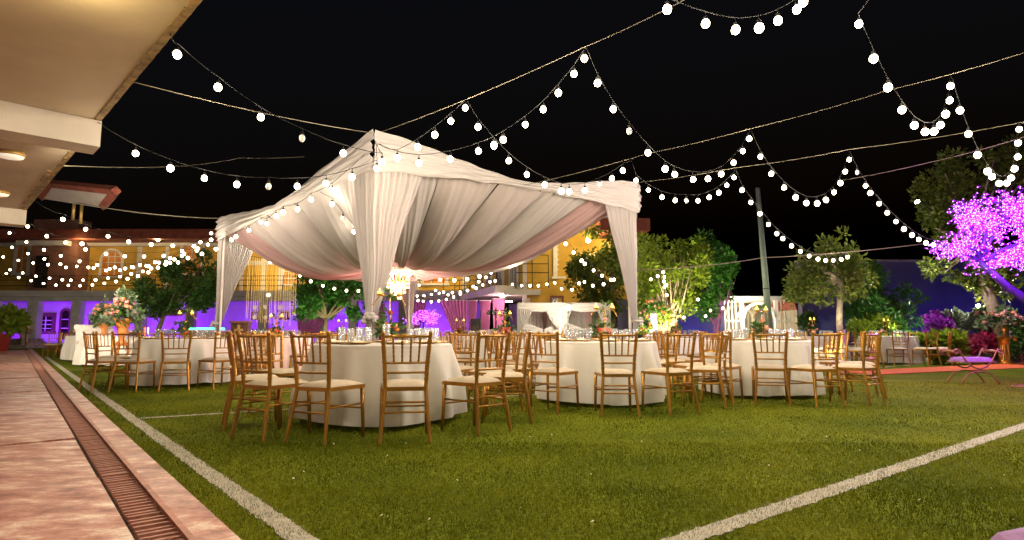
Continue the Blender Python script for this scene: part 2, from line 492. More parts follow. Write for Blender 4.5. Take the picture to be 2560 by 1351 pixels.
rng = np.random.default_rng(5)
def turf_blades():
    bands = [(2.2, 3.6, 9000), (3.6, 5.0, 5200), (5.0, 7.5, 2000), (7.5, 11.0, 700)]
    P = []
    for d0, d1, den in bands:
        half = 0.9
        n = int((d1 - d0) * (d0 + d1) * half * den)
        Y = rng.uniform(d0, d1, n); X = rng.uniform(-1, 1, n) * half * Y
        k = rng.uniform(0, 1, n) < Y / d1
        P.append(np.stack([X[k], Y[k]], 1))
    P = np.concatenate(P)
    t = (P[:, 0] - WO.x) * WN.x + (P[:, 1] - WO.y) * WN.y
    P = P[t < -0.012]
    n = len(P)
    white = np.zeros(n, bool)
    for a, b, w in LINES:
        d = (b - a); L = d.length; d.normalize()
        rx, ry = P[:, 0] - a.x, P[:, 1] - a.y
        al = rx * d.x + ry * d.y; ac = np.abs(-rx * d.y + ry * d.x)
        white |= (al > 0) & (al < L) & (ac < w / 2 + rng.normal(0, 0.008, n))
    sc_ = 0.7 + 0.12 * P[:, 1]
    h = rng.uniform(0.010, 0.024, n); wd = rng.uniform(0.003, 0.006, n) * sc_
    th = rng.uniform(0, 2 * np.pi, n); ln = rng.uniform(0, 0.018, n); lt = rng.uniform(0, 2 * np.pi, n)
    V = np.zeros((n, 3, 3))
    V[:, 0, 0] = P[:, 0] - np.cos(th) * wd / 2; V[:, 0, 1] = P[:, 1] - np.sin(th) * wd / 2
    V[:, 1, 0] = P[:, 0] + np.cos(th) * wd / 2; V[:, 1, 1] = P[:, 1] + np.sin(th) * wd / 2
    V[:, 2, 0] = P[:, 0] + np.cos(lt) * ln; V[:, 2, 1] = P[:, 1] + np.sin(lt) * ln; V[:, 2, 2] = h
    me = bpy.data.meshes.new('turf_blades')
    me.vertices.add(3 * n); me.vertices.foreach_set('co', V.reshape(-1))
    me.loops.add(3 * n); me.loops.foreach_set('vertex_index', np.arange(3 * n, dtype=np.int32))
    me.polygons.add(n); me.polygons.foreach_set('loop_start', np.arange(0, 3 * n, 3, dtype=np.int32))
    me.materials.append(M['blade']); me.materials.append(M['blade_white'])
    me.polygons.foreach_set('material_index', white.astype(np.int32))
    me.update(calc_edges=True)
    o = bpy.data.objects.new('turf_blades', me); COL.objects.link(o)
    tag(o, 'short olive green artificial turf with white line fibres', 'turf', kind='stuff')
turf_blades()

mb = MB(); rl2 = random.Random(12)
for k in range(80):                               # fallen petals and paper bits
    p = G(rl2.uniform(500, 2560), rl2.uniform(930, 1330)); a = rl2.uniform(0, 6.28); r = rl2.uniform(.004, .009)
    if (p - WO).dot(WN) > -.1: continue
    mb.add([(p.x + r * math.cos(a + q), p.y + r * math.sin(a + q) * .7, .016 + .006 * (q > 2)) for q in (0, 1.4, 3.1, 4.6)], [(0, 1, 2, 3)])
tag(mb.build('turf_litter', 'napkin'), 'scattered pale petals and paper bits on the turf', 'litter', kind='stuff')

# ---------------------------------------------------------------- walkway with slabs, drain grate and kerb
def worn_concrete():
    m = bpy.data.materials.new('worn_concrete'); m.use_nodes = True
    nt = m.node_tree; b = nt.nodes['Principled BSDF']
    tc = nt.nodes.new('ShaderNodeTexCoord'); mp = nt.nodes.new('ShaderNodeMapping')
    mp.inputs['Rotation'].default_value = (0, 0, -math.atan2(WN.y, WN.x)); mp.inputs['Scale'].default_value = (1.0, 2.0, 1)
    nt.links.new(tc.outputs['Object'], mp.inputs[0])
    n1 = nt.nodes.new('ShaderNodeTexNoise'); n1.inputs['Scale'].default_value = 3.4; n1.inputs['Detail'].default_value = 14; n1.inputs['Roughness'].default_value = 0.74
    nt.links.new(mp.outputs[0], n1.inputs['Vector'])
    r = nt.nodes.new('ShaderNodeValToRGB'); e = r.color_ramp.elements
    e[0].position = 0.36; e[0].color = (0.14, 0.040, 0.022, 1); e[1].position = 0.64; e[1].color = (0.72, 0.60, 0.50, 1)
    k = e.new(0.45); k.color = (0.33, 0.105, 0.068, 1); k2 = e.new(0.54); k2.color = (0.48, 0.225, 0.165, 1)
    nt.links.new(n1.outputs['Fac'], r.inputs[0]); nt.links.new(r.outputs[0], b.inputs['Base Color'])
    n2 = nt.nodes.new('ShaderNodeTexNoise'); n2.inputs['Scale'].default_value = 1.3; n2.inputs['Detail'].default_value = 6
    nt.links.new(mp.outputs[0], n2.inputs['Vector'])
    mr = nt.nodes.new('ShaderNodeMapRange'); mr.inputs['To Min'].default_value = 0.20; mr.inputs['To Max'].default_value = 0.65
    nt.links.new(n2.outputs['Fac'], mr.inputs[0]); nt.links.new(mr.outputs[0], b.inputs['Roughness'])
    bp = nt.nodes.new('ShaderNodeBump'); bp.inputs['Strength'].default_value = 0.45; bp.inputs['Distance'].default_value = 0.02
    nt.links.new(n1.outputs['Fac'], bp.inputs['Height']); nt.links.new(bp.outputs[0], b.inputs['Normal'])
    M['worn_concrete'] = m
worn_concrete()
mat('grate_paint', (0.34, 0.13, 0.085), rough=0.55, var=0.3, scale=10, bump=0.2)
mat('drain_dark', (0.02, 0.012, 0.009), rough=0.9)
walk = thing('walkway', None, None, W(0, 0, 0)); tag(walk, kind='structure')
def wbox(mb, s0, s1, t0, t1, z0, z1):
    mb.hexa([W(s0, t0, z0), W(s1, t0, z0), W(s1, t1, z0), W(s0, t1, z0), W(s0, t0, z1), W(s1, t0, z1), W(s1, t1, z1), W(s0, t1, z1)])
s_j = (G(200, 1218) - WO).dot(WA)
SL = 1.72
k0 = int((s_j + 2.2) / SL) + 1
s = s_j - k0 * SL
while s < WL:
    mb = MB(); wbox(mb, s + 0.018, s + SL - 0.018, t_g + 0.01, t_g + 6.5, 0.0, 0.040 + random.uniform(-0.008, 0.008))
    mb.build('slab', 'worn_concrete', walk)
    s += SL
mb = MB(); wbox(mb, -2.5, WL, t_g - 0.02, t_g + 6.6, 0.002, 0.012); mb.build('joint_bed', 'drain_dark', walk)
s = -2.5
while s < WL:
    L = 2.4
    mb = MB()
    pts = [W(s + 0.004, 0, 0.0), W(s + L, 0, 0.0), W(s + L, t_k, 0.0), W(s + 0.004, t_k, 0.0), W(s + 0.004, 0.012, 0.05), W(s + L, 0.012, 0.05), W(s + L, t_k, 0.043), W(s + 0.004, t_k, 0.043)]
    mb.hexa(pts); mb.build('kerb_stone', 'worn_concrete', walk)
    s += L
mb = MB(); wbox(mb, -2.5, WL, t_k - 0.004, t_k + 0.022, 0.004, 0.052); mb.build('kerb_lip', 'grate_paint', walk)
pitch = 0.062
mb = MB(); tw = t_g - t_k - 0.036
mb.hexa([(-tw / 2, -0.013, 0.014), (tw / 2, -0.013, 0.014), (tw / 2, 0.013, 0.014), (-tw / 2, 0.013, 0.014), (-tw / 2, -0.011, 0.036), (tw / 2, -0.011, 0.036), (tw / 2, 0.011, 0.036), (-tw / 2, 0.011, 0.036)])
slat_me = proto_mesh(mb, 'slat', 'grate_paint')
ang = math.atan2(WN.y, WN.x)
NS = 300
for i in range(NS):
    s = -0.9 + i * pitch
    inst(slat_me, 'slat', walk, W(s + random.uniform(-.004, .004), t_k + 0.022 + tw / 2, random.uniform(-0.003, 0.002)), ang + random.gauss(0, 0.008))
mb = MB()
s = -0.9 + NS * pitch
while s < WL:
    wbox(mb, s - 0.015, s + 0.015, t_k + 0.024, t_g - 0.012, 0.014, 0.034); s += pitch
tag(mb.build('slat_rows', 'grate_paint', walk), kind='stuff')

# ---------------------------------------------------------------- porch building over the walkway (left)
ZS = 3.0
EA = G(498, 0, ZS); EB = G(65, 523, ZS); ED = (EB - EA).normalized(); EN = Vector((-ED.y, ED.x, 0))
def E(s, t, z): return EA + ED * s + EN * t + Vector((0, 0, z - ZS))
def ebox(mb, s0, s1, t0, t1, z0, z1):
    mb.hexa([E(s0, t0, z0), E(s1, t0, z0), E(s1, t1, z0), E(s0, t1, z0), E(s0, t0, z1), E(s1, t0, z1), E(s1, t1, z1), E(s0, t1, z1)])
sE = lambda px, py: (G(px, py, ZS) - EA).dot(ED)
porch = thing('porch_building', 'cream porch roof slab on beams over the walkway at the upper left', 'building', E(0, 4.5, 0))
s_end = (EB - EA).length + 0.45
mb = MB(); ebox(mb, -6, s_end, 0.0, 6.5, ZS, ZS + 0.22); mb.build('roof_slab', 'soffit', porch)
mb = MB()
rr = random.Random(4)
for i in range(160):
    s0 = -4 + i * (s_end + 4) / 160
    ebox(mb, s0 - 0.001, s0 + (s_end + 4) / 160 + 0.001, -0.012 - rr.random() * 0.003, 0.035 + rr.random() * 0.012 + (0.06 * rr.random() if s0 > 5.5 else 0), ZS - 0.006 - rr.random() * 0.002, ZS + 0.225)
mb.build('drip_edge', 'stained_edge', porch)
s_b = sE(247, 302)
for sb in (s_b, (EB - EA).length + 0.1, s_b - 4.2):
    mb = MB()
    ebox(mb, sb - 0.02, sb + 0.34, -0.02, 6.5, ZS - 0.27, ZS - 0.003)
    mb.build('beam', 'beam_paint', porch)
mb = MB(); ebox(mb, -6, 30, 6.5, 6.8, 0.03, ZS + 0.2); mb.build('wall', 'plaster_white', porch)
mb = MB(); ebox(mb, s_end + 0.05, 30, 5.0, 6.49, ZS - 0.3, ZS + 3.0); mb.build('upper_wall', 'plaster_white', porch)
for px, py, lab in ((27, 381, 'round cream ceiling lamp under the porch roof, the nearer one'), (-4, 478, 'round cream ceiling lamp at the far end of the porch roof')):
    p = G(px, py, ZS)
    t = thing('ceiling_lamp', lab, 'lamp', p, 0, 'porch ceiling lamps')
    mb = MB(); mb.lathe([(0.13, -0.001), (0.14, -0.02), (0.135, -0.045)], p, 24); mb.build('lamp_body', 'brass_rail', t, True)
    mb = MB(); mb.lathe([(0.128, -0.046), (0.118, -0.065), (0.07, -0.078), (0.01, -0.082)], p, 24); mb.build('lamp_cover', 'lamp_cover', t, True)

p = G(172, -70, ZS); mb = MB(); mb.lathe([(0.14, -0.001), (0.14, -0.045), (0.118, -0.065), (0.01, -0.082)], p, 24); lo_ = mb.build('lit_lamp', 'lamp_cover', porch, True)
ld = bpy.data.lights.new('porch_lamp_light', 'POINT'); ld.energy = 9; ld.color = (1.0, .78, .38); ld.shadow_soft_size = .1
lo = bpy.data.objects.new('porch_lamp_light', ld); COL.objects.link(lo); lo.parent = porch; lo.location = p - ORG[porch.name] - Vector((0, 0, .22))

# ---------------------------------------------------------------- two-storey building behind (left and centre)
YF, YW = 35.6, 38.2
lb = thing('arcade_building', 'long two-storey yellow building with a violet-lit white arcade', 'building', (XZ(500, YW), YW, 0))
def px_box(mb, px0, px1, z0, z1, y0, y1, yref=None):
    yr = yref if yref else y0
    x0, x1 = XZ(px0, yr), XZ(px1, yr)
    mb.box(((x0 + x1) / 2, (y0 + y1) / 2, (z0 + z1) / 2), (abs(x1 - x0), abs(y1 - y0), z1 - z0))
zpx = lambda py, Y: D(1280, py, Y).z
mb = MB(); px_box(mb, -260, 1200, 0, 3.0, YW, YW + 0.3); mb.build('ground_floor_wall', 'plaster_white', lb)
mb = MB(); px_box(mb, -260, 1200, 0.0, 0.22, YF - 0.4, YW - 0.01, YW); mb.build('arcade_floor', 'stone', lb)
mb = MB(); px_box(mb, -260, 1200, 2.98, 3.32, YF - 0.3, YW + 0.3, YW); mb.build('balcony_slab', 'plaster_white', lb)
mb = MB(); px_box(mb, -260, 1200, 2.72, 2.975, YF + 0.05, YF + 0.35, YF); mb.build('arcade_beam', 'plaster_white', lb)
mb = MB(); px_box(mb, -260, 1215, 3.33, 6.55, YW, YW + 0.3); mb.build('upper_wall', 'plaster_yellow', lb)
mb = MB(); px_box(mb, -280, 1220, 6.56, 7.15, YF + 0.6, YW + 4, YW); mb.build('roof', 'roof_red', lb)
mb = MB(); px_box(mb, -280, 1220, 6.35, 6.55, YW - 0.35, YW - 0.01, YW); mb.build('cornice', 'plaster_white', lb)
for px, w in ((-30, 26), (76, 26), (184, 22), (345, 20), (470, 20), (654, 20), (800, 20), (880, 20), (1005, 20)):
    mb = MB(); px_box(mb, px - w / 2, px + w / 2, 0.22, 2.72, YF, YF + 0.45); mb.build('column', 'plaster_white', lb)
def window(parent, px0, px1, py0, py1, Y, frame, pane, nx, ny, fw=0.09, arch=False):
    """a framed window proud of its wall: frame > pane, muntin"""
    x0, x1 = XZ(px0, Y), XZ(px1, Y); z1, z0 = zpx(py0, Y), zpx(py1, Y)
    mb = MB()
    if not arch:
        mb.box(((x0 + x1) / 2, Y - 0.04, z1 - fw / 2), (x1 - x0, 0.08, fw)); mb.box(((x0 + x1) / 2, Y - 0.05, z0 + fw / 2), (x1 - x0 + 0.1, 0.1, fw))
        mb.box((x0 + fw / 2, Y - 0.035, (z0 + z1) / 2), (fw, 0.07, z1 - z0 - 2 * fw)); mb.box((x1 - fw / 2, Y - 0.035, (z0 + z1) / 2), (fw, 0.07, z1 - z0 - 2 * fw))
    else:
        R = (x1 - x0) / 2; zc = z1 - R; cx = (x0 + x1) / 2
        mb.box((x0 + fw / 2, Y - 0.04, (z0 + zc) / 2), (fw, 0.08, zc - z0)); mb.box((x1 - fw / 2, Y - 0.04, (z0 + zc) / 2), (fw, 0.08, zc - z0))
        n = 14
        for i in range(n):
            a0, a1 = math.pi * i / n, math.pi * (i + 1) / n
            q = []
            for yy in (Y - 0.08, Y):
                for rr_, aa in ((R - fw, a0), (R, a0), (R, a1), (R - fw, a1)):
                    q.append((cx + rr_ * math.cos(aa), yy, zc + rr_ * math.sin(aa)))
            mb.hexa(q)
        mb.box((cx, Y - 0.05, z0 - 0.05), (x1 - x0 + 0.15, 0.1, 0.1))
    f = mb.build('window', frame, parent)
    a, b_, c, d = x0 + fw, x1 - fw, z0 + fw * 0.5, z1 - fw
    m2 = MB()
    if arch:
        R = (x1 - x0) / 2 - fw * 0.5; zc = z1 - (x1 - x0) / 2; cx = (x0 + x1) / 2
        poly = [(cx - R, z0), (cx + R, z0)] + [(cx + R * math.cos(math.pi * k / 16), zc + R * math.sin(math.pi * k / 16)) for k in range(17)]
        m2.add([(p[0], Y - 0.012, p[1]) for p in poly], [tuple(range(len(poly)))])
    else:
        m2.add([(a, Y - 0.012, c), (b_, Y - 0.012, c), (b_, Y - 0.012, d), (a, Y - 0.012, d)], [(0, 1, 2, 3)])
    m2.build('pane', pane, f)
    for i in range(1, nx):
        m3 = MB(); m3.box((a + (b_ - a) * i / nx, Y - 0.03, (c + d) / 2), (0.05, 0.03, d - c)); m3.build('muntin', frame if frame != 'window_frame' else 'white_paint', f)
    for j in range(1, ny):
        m3 = MB(); m3.box(((a + b_) / 2, Y - 0.026, c + (d - c) * j / ny), (b_ - a, 0.03, 0.05)); m3.build('muntin', frame if frame != 'window_frame' else 'white_paint', f)
    return f
window(lb, 88, 138, 783, 836, YW, 'window_frame', 'window_dark', 2, 4, 0.22)
window(lb, 148, 176, 772, 846, YW, 'window_frame', 'window_dark', 1, 3, 0.12, True)
window(lb, 22, 48, 782, 834, YW, 'window_frame', 'window_dark', 2, 4, 0.16)
window(lb, 221, 262, 800, 842, YW, 'window_frame', 'window_dark', 2, 4, 0.16)
for p0, p1, y0, y1 in ((372, 402, 776, 795), (424, 452, 779, 790), (628, 646, 780, 800), (700, 722, 780, 800), (885, 912, 784, 797)):
    window(lb, p0, p1, y0, y1, YW, 'window_frame', 'window_dark', 3, 1, 0.07)
# upper storey
window(lb, 238, 298, 622, 690, YW, 'white_paint', 'window_amber', 3, 4, 0.14, True)
window(lb, 130, 186, 606, 686, YW, 'plaster_white', 'window_amber', 2, 1, 0.2)
window(lb, 20, 62, 600, 690, YW, 'plaster_white', 'window_amber', 2, 2, 0.2)
window(lb, 440, 500, 606, 690, YW, 'plaster_white', 'window_amber', 2, 2, 0.16)
window(lb, 700, 745, 640, 716, YW, 'white_paint', 'window_amber', 3, 4, 0.12)
window(lb, 1050, 1120, 668, 716, YW, 'white_paint', 'window_amber', 3, 1, 0.2)
for px, w in ((100, 10), (338, 10), (408, 8), (598, 8), (654, 11), (696, 10), (1040, 10), (1160, 10)):
    mb = MB(); px_box(mb, px - w / 2, px + w / 2, 3.33, 6.34, YW - 0.1, YW - 0.004, YW); mb.build('pilaster', 'plaster_white', lb)
mb = MB(); px_box(mb, 590, 705, 5.15, 5.42, YW - 0.07, YW - 0.005, YW); mb.build('string_course', 'plaster_white', lb)
rail = MB(); xa, xb = XZ(-260, YF), XZ(1190, YF)
for z in (4.2, 3.95, 3.62): rail.tube([(xa, YF - 0.15, z), (xb, YF - 0.15, z)], 0.022, 5)
rl_o = rail.build('balcony_rail', 'iron', lb)
k = xa
while k < xb:
    mb = MB(); mb.tube([(k, YF - 0.15, 3.32), (k, YF - 0.15, 4.2)], 0.022, 5); mb.build('rail_post', 'iron', lb); k += 1.9
# stair and handrail of the arcade, far left
st = thing('entrance_steps', 'stone steps with a brass handrail at the far left corner', 'steps', (XZ(40, 33), 33, 0))
for i in range(3):
    mb = MB(); x0, x1 = XZ(-60, 33), XZ(82, 33) - i * 0.3
    mb.box(((x0 + x1) / 2, 33.4 + i * 0.35, 0.09 + i * 0.17), (x1 - x0, 1.6 - i * 0.35, 0.17)); mb.build('step', 'stone', st)
for i, (p0, p1) in enumerate((((30, 800), (82, 826)), ((26, 806), (76, 834)))):
    mb = MB(); mb.tube([D(*p0, 33), D(*p1, 33)], 0.05, 8); mb.build('handrail', 'brass_rail', st, True)
for p in (55, 68):
    mb = MB(); q = D(p, 812 + (p - 50) * 0.5, 33); mb.tube([(q.x, 33, 0.1), q], 0.05, 8); mb.build('rail_post', 'brass_rail', st, True)
mb = MB(); mb.box((XZ(61, 33.1), 33.15, 0.7), (0.28, 0.1, 1.1)); mb.build('newel_panel', 'white_paint', st)
# tilted canopy roof with red edge behind the porch
cr = thing('canopy_roof', 'tilted white canopy roof with a red edge above the far left balcony', 'roof', (XZ(190, 20), 20, 0))
q = [D(105, 497, 22), D(258, 521, 19), D(290, 482, 17.5), D(128, 464, 20.5)]
mb = MB(); up = Vector((0, 0, 0.10)); mb.hexa([q[0], q[1], q[2], q[3], q[0] + up, q[1] + up, q[2] + up, q[3] + up]); mb.build('panel', 'roof_white', cr)
for a, b in ((q[3], q[2]), (q[2], q[1]), (q[0], q[3])):
    mb = MB(); u2 = Vector((0, 0, 0.02)); mb.tube([a + up * .6, b + up * .6], 0.14, 4); mb.build('edge_trim', 'roof_red', cr)
for a in (D(186, 497, 20.5), D(205, 505, 20)):
    mb = MB(); mb.tube([a - Vector((0, 0, 0.75)), a], 0.05, 8); mb.build('post', 'brass_rail', cr, True)
# stair tower of the arcade building under it
mb = MB(); px_box(mb, 62, 176, 3.33, 7.9, YW - 1.2, YW - 0.01, YW - 1.2); mb.build('stair_tower', 'tower_wall', lb)
mb = MB(); px_box(mb, 20, 150, 6.2, 6.5, YW - 1.6, YW - 1.21, YW - 1.6); mb.build('tower_ledge', 'plaster_white', lb)
mb = MB(); px_box(mb, 75, 105, 3.6, 5.6, YW - 1.28, YW - 1.205, YW - 1.28); mb.build('tower_door', 'window_dark', lb)

# ---------------------------------------------------------------- right wing of the building
P0 = Vector((XZ(1186, 37), 37, 0)); P1 = Vector((XZ(1306, 28), 28, 0)); P2 = Vector((XZ(1600, 27), 27, 0))
rw = thing('yellow_wing', 'yellow two-storey wing with balcony and arched window right of the tent ceiling', 'building', P1)
def wall_seg(a, b, z0, z1, th, name, m_, off=0.0):
    d = (b - a).normalized(); n = Vector((d.y, -d.x, 0)); a2, b2 = a + n * off, b + n * off
    mb = MB(); mb.hexa([a2 + Vector((0,0,z0)), b2 + Vector((0,0,z0)), b2 - n * th + Vector((0,0,z0)), a2 - n * th + Vector((0,0,z0)), a2 + Vector((0,0,z1)), b2 + Vector((0,0,z1)), b2 - n * th + Vector((0,0,z1)), a2 - n * th + Vector((0,0,z1))])
    return mb.build(name, m_, rw)
wall_seg(P0, P1, 3.05, 6.6, 0.3, 'upper_wall', 'plaster_yellow')
wall_seg(P1 + Vector((0.02, 0, 0)), P2, 0, 6.4, 0.3, 'front_wall', 'plaster_yellow')
wall_seg(P0, P1, 0, 2.6, 0.3, 'ground_floor_wall', 'plaster_white', -2.2)
wall_seg(P0, P1, 2.7, 3.04, 3.6, 'balcony_slab', 'plaster_white', 1.3)
wall_seg(P0, P1, 6.61, 7.0, 2.0, 'roof', 'roof_red', 0.9)
wall_seg(P1, P2, 6.41, 6.7, 2.0, 'front_roof', 'roof_red', 0.5)
dw = (P1 - P0).normalized(); nw = Vector((dw.y, -dw.x, 0))
for z in (3.3, 3.6, 3.95):
    mb = MB(); a = P0 + nw * 1.25; b = P1 + nw * 1.25; mb.tube([a + Vector((0,0,z)), b + Vector((0,0,z))], 0.02, 5); mb.build('balcony_rail', 'iron', rw)
for i in range(8):
    p = P0 + nw * 1.25 + (P1 - P0) * (i / 7); mb = MB(); mb.tube([p + Vector((0,0,3.03)), p + Vector((0,0,3.95))], 0.022, 5); mb.build('rail_post', 'iron', rw)
for i in range(4):
    c = P0 + (P1 - P0) * (0.12 + 0.25 * i) + nw * 0.03
    mb = MB()
    for s_ in (-1, 1): 
        q = c + dw * 0.6 * s_; mb.box((q.x, q.y, 4.35), (0.12, 0.12, 2.5), math.atan2(dw.y, dw.x))
    mb.box((c.x, c.y, 5.62), (1.3, 0.12, 0.12), math.atan2(dw.y, dw.x))
    f = mb.build('door', 'white_paint', rw)
    mb = MB(); mb.box((c.x - nw.x * 0.015, c.y - nw.y * 0.015, 4.3), (1.1, 0.03, 2.45), math.atan2(dw.y, dw.x)); mb.build('pane', 'window_dark', f)
    for j in range(1, 4):
        q = c + dw * (-0.55 + 1.1 * j / 4) + nw * 0.02; mb = MB(); mb.box((q.x, q.y, 4.3), (0.05, 0.04, 2.4), math.atan2(dw.y, dw.x)); mb.build('muntin', 'white_paint', f)
window(rw, 1384, 1442, 590, 692, P1.y - 0.28, 'white_paint', 'window_amber', 1, 7, 0.2, True)
mb = MB(); x = XZ(1312, 27.9); mb.box((x, 27.75, 3.2), (0.18, 0.3, 6.3)); mb.build('corner_pilaster', 'plaster_white', rw)
mb = MB(); mb.hexa([D(1262, 738, 26.6), D(1352, 738, 26.6), D(1352, 738, 27.9), D(1262, 738, 27.9), D(1262, 724, 26.6), D(1352, 724, 26.6), D(1352, 726, 27.9), D(1262, 726, 27.9)]); mb.build('entry_slab', 'plaster_white', rw)
mb = MB(); x = XZ(1316, 27.2); mb.box((x, 27.2, 1.2), (0.34, 0.34, 2.4)); mb.build('column', 'plaster_white', rw)
for z in (3.55, 3.95, 4.35):
    mb = MB(); mb.tube([(XZ(1290, 26.9), 26.9, z), (XZ(1372, 26.9), 26.9, z)], 0.02, 5); mb.build('balcony_rail', 'iron', rw)
for px in (1290, 1331, 1372):
    mb = MB(); mb.tube([(XZ(px, 26.9), 26.9, 2.85), (XZ(px, 26.9), 26.9, 4.35)], 0.022, 5); mb.build('rail_post', 'iron', rw)
for px in (1376, 1460):
    window(rw, px, px + 34, 740, 800, P1.y - 0.3, 'window_frame', 'window_dark', 2, 2, 0.1)
mb = MB(); a = D(1584, 546, 25); b = D(1614, 576, 25); mb.box(((a.x + b.x) / 2 - 0.6, 26.2, (a.z + b.z) / 2), (b.x - a.x + 1.6, 2.4, a.z - b.z)); mb.build('eave_end', 'roof_red', rw)
# ---------------------------------------------------------------- draped canopy tent
TH = 3.5
def at_height(px, py, z): return G(px, py, z)
TF = at_height(941, 338, TH); TL = at_height(556, 549, TH); TR = at_height(1581, 461, TH)
TK = TL + (TR - TF)
tent = thing('canopy_tent', 'large white draped canopy tent with tied corner curtains and swagged ceiling', 'tent', (TF + TK) * 0.5 - Vector((0, 0, TH)))
corners = [TF, TR, TK, TL]
for i, c in enumerate(corners):
    ci = c + Vector((sum(q.x for q in corners) / 4 - c.x, sum(q.y for q in corners) / 4 - c.y, 0)).normalized() * 0.09
    mb = MB(); mb.tube([(ci.x, ci.y, 0), (ci.x, ci.y, TH + 0.03)], 0.026, 8); mb.build('post', 'white_paint', tent)
for i in range(4):
    a, b = corners[i], corners[(i + 1) % 4]
    mb = MB(); mb.tube([a - Vector((0, 0, .36)), b - Vector((0, 0, .36))], 0.03, 6); mb.build('crossbar', 'white_paint', tent)
TC = (TF + TK) * 0.5
def outward(a, b):
    d = (b - a).normalized(); n = Vector((d.y, -d.x, 0))
    if n.dot((a + b) * 0.5 - TC) < 0: n = -n
    n.z = 0
    return n.normalized()
def valance(a, b, sag, pinch, seed, pos=0.5):
    n = outward(a, b); L = (b - a).length
    rv = random.Random(seed); ph = [rv.uniform(0, 6.28) for _ in range(6)]
    def fn(u, v):
        k = 1 - abs(u - pos) / (pos if u < pos else 1 - pos)      # 0 at corners, 1 at the pinch
        k = max(0, k)
        ks = k * k * (3 - 2 * k) * 0.55 + 0.45 * k
        top = 0.03 - sag * ks
        hgt = lerp(0.54, pinch, ks ** 0.9) + 0.012 * math.sin(u * 37 + ph[3])
        z = top - hgt * v
        wr = 0.018 * math.sin(v * 21 + 3.0 * math.sin(u * 7 + ph[0]) + ph[1]) + 0.014 * math.sin(v * 39 + 5 * math.sin(u * 5 + ph[2]))
        wr += 0.035 * math.sin(v * 3.1)
        e = a + (b - a) * (-0.012 + 1.024 * u)
        return e + n * (0.075 + wr) + Vector((0, 0, z + 0.006 * math.sin(u * 60 + ph[4])))
    mb = MB(); mb.grid(fn, 90, 34)
    return mb.build('valance', 'sheer_white', tent, True)
valance(TF, TR, 0.34, 0.09, 1, 0.50)
valance(TL, TF, 0.35, 0.12, 2, 0.52)
valance(TK, TL, 0.34, 0.2, 3)
valance(TR, TK, 0.34, 0.2, 4)
def curtain(P, e1, e2, a, b, seed, ztie=1.08, ztop=TH - 0.30, out=None, drop=0.0):
    """pleated curtain round a corner post, gathered at the tie and flaring to the floor"""
    rv = random.Random(seed); N = 17; ph = [rv.uniform(0, 6.28) for _ in range(4)]
    tot = a + b
    n1, n2 = Vector((e1.y, -e1.x, 0)), Vector((e2.y, -e2.x, 0))
    if n1.dot(P - TC) < 0: n1 = -n1
    if n2.dot(P - TC) < 0: n2 = -n2
    def fn(u, v):
        z = lerp(ztop, 0.03, v)
        if z > ztie:
            t = (ztop - z) / (ztop - ztie); w = 0.09 + 0.91 * (1 - t) ** 1.08
        else:
            t = (ztie - z) / ztie; w = 0.09 + 0.22 * sm(t * 1.1)
        x = -a + tot * u
        side = x * w + 0.012 * math.sin(z * 5 + ph[2])
        nn = (n1 * sm((-x / tot) * 4 + .5) + n2 * (1 - sm((-x / tot) * 4 + .5))).normalized()
        p = (P + e1 * -side) if side < 0 else (P + e2 * side)
        am = 0.030 * (0.35 + 0.65 * min(1, w * 1.5))
        pl = am * math.sin(u * N * 2 * math.pi + 1.3 * math.sin(z * 1.3 + ph[0])) + 0.5 * am * math.sin(u * N * 3.7 + ph[1] + z)
        bulge = 0.03 + 0.10 * math.exp(-((z - ztie) / 0.18) ** 2) * (0.25 - (u - 0.5) ** 2)
        return Vector((p.x, p.y, z)) + nn * (pl + bulge)
    mb = MB(); mb.grid(fn, 150, 60)
    c = mb.build('curtain', 'sheer_white', tent, True)
    n = (n1 + n2).normalized()
    q = Vector((P.x, P.y, ztie)) + n * 0.09
    mb = MB()
    mb.ring((q.x - n.x * .06, q.y - n.y * .06, ztie), 0.07, 0.03, 18, 8)
    side_ = Vector((-n.y, n.x, 0))
    for s_ in (-1, 1):
        for k in range(3):
            c0 = q + side_ * s_ * (0.035 + 0.02 * k) + n * 0.0 + Vector((0, 0, 0.04 - 0.045 * k))
            mb.ball(c0, 0.04, 8, 6, (1, 0.8, 0.8))
    mb.ball(q + n * 0.02, 0.032, 8, 6)
    t2 = mb.build('tie_bow', 'sheer_white', tent, True)
    return c
u = lambda a, b: (b - a).normalized()
curtain(TF, u(TF, TL), u(TF, TR), 0.80, 0.70, 11)
curtain(TR, u(TR, TF), u(TR, TK), 0.75, 0.08, 12)
curtain(TL, u(TL, TK), u(TL, TF), 0.85, 0.15, 13)
curtain(TK, u(TK, TR), u(TK, TL), 0.45, 0.55, 14)
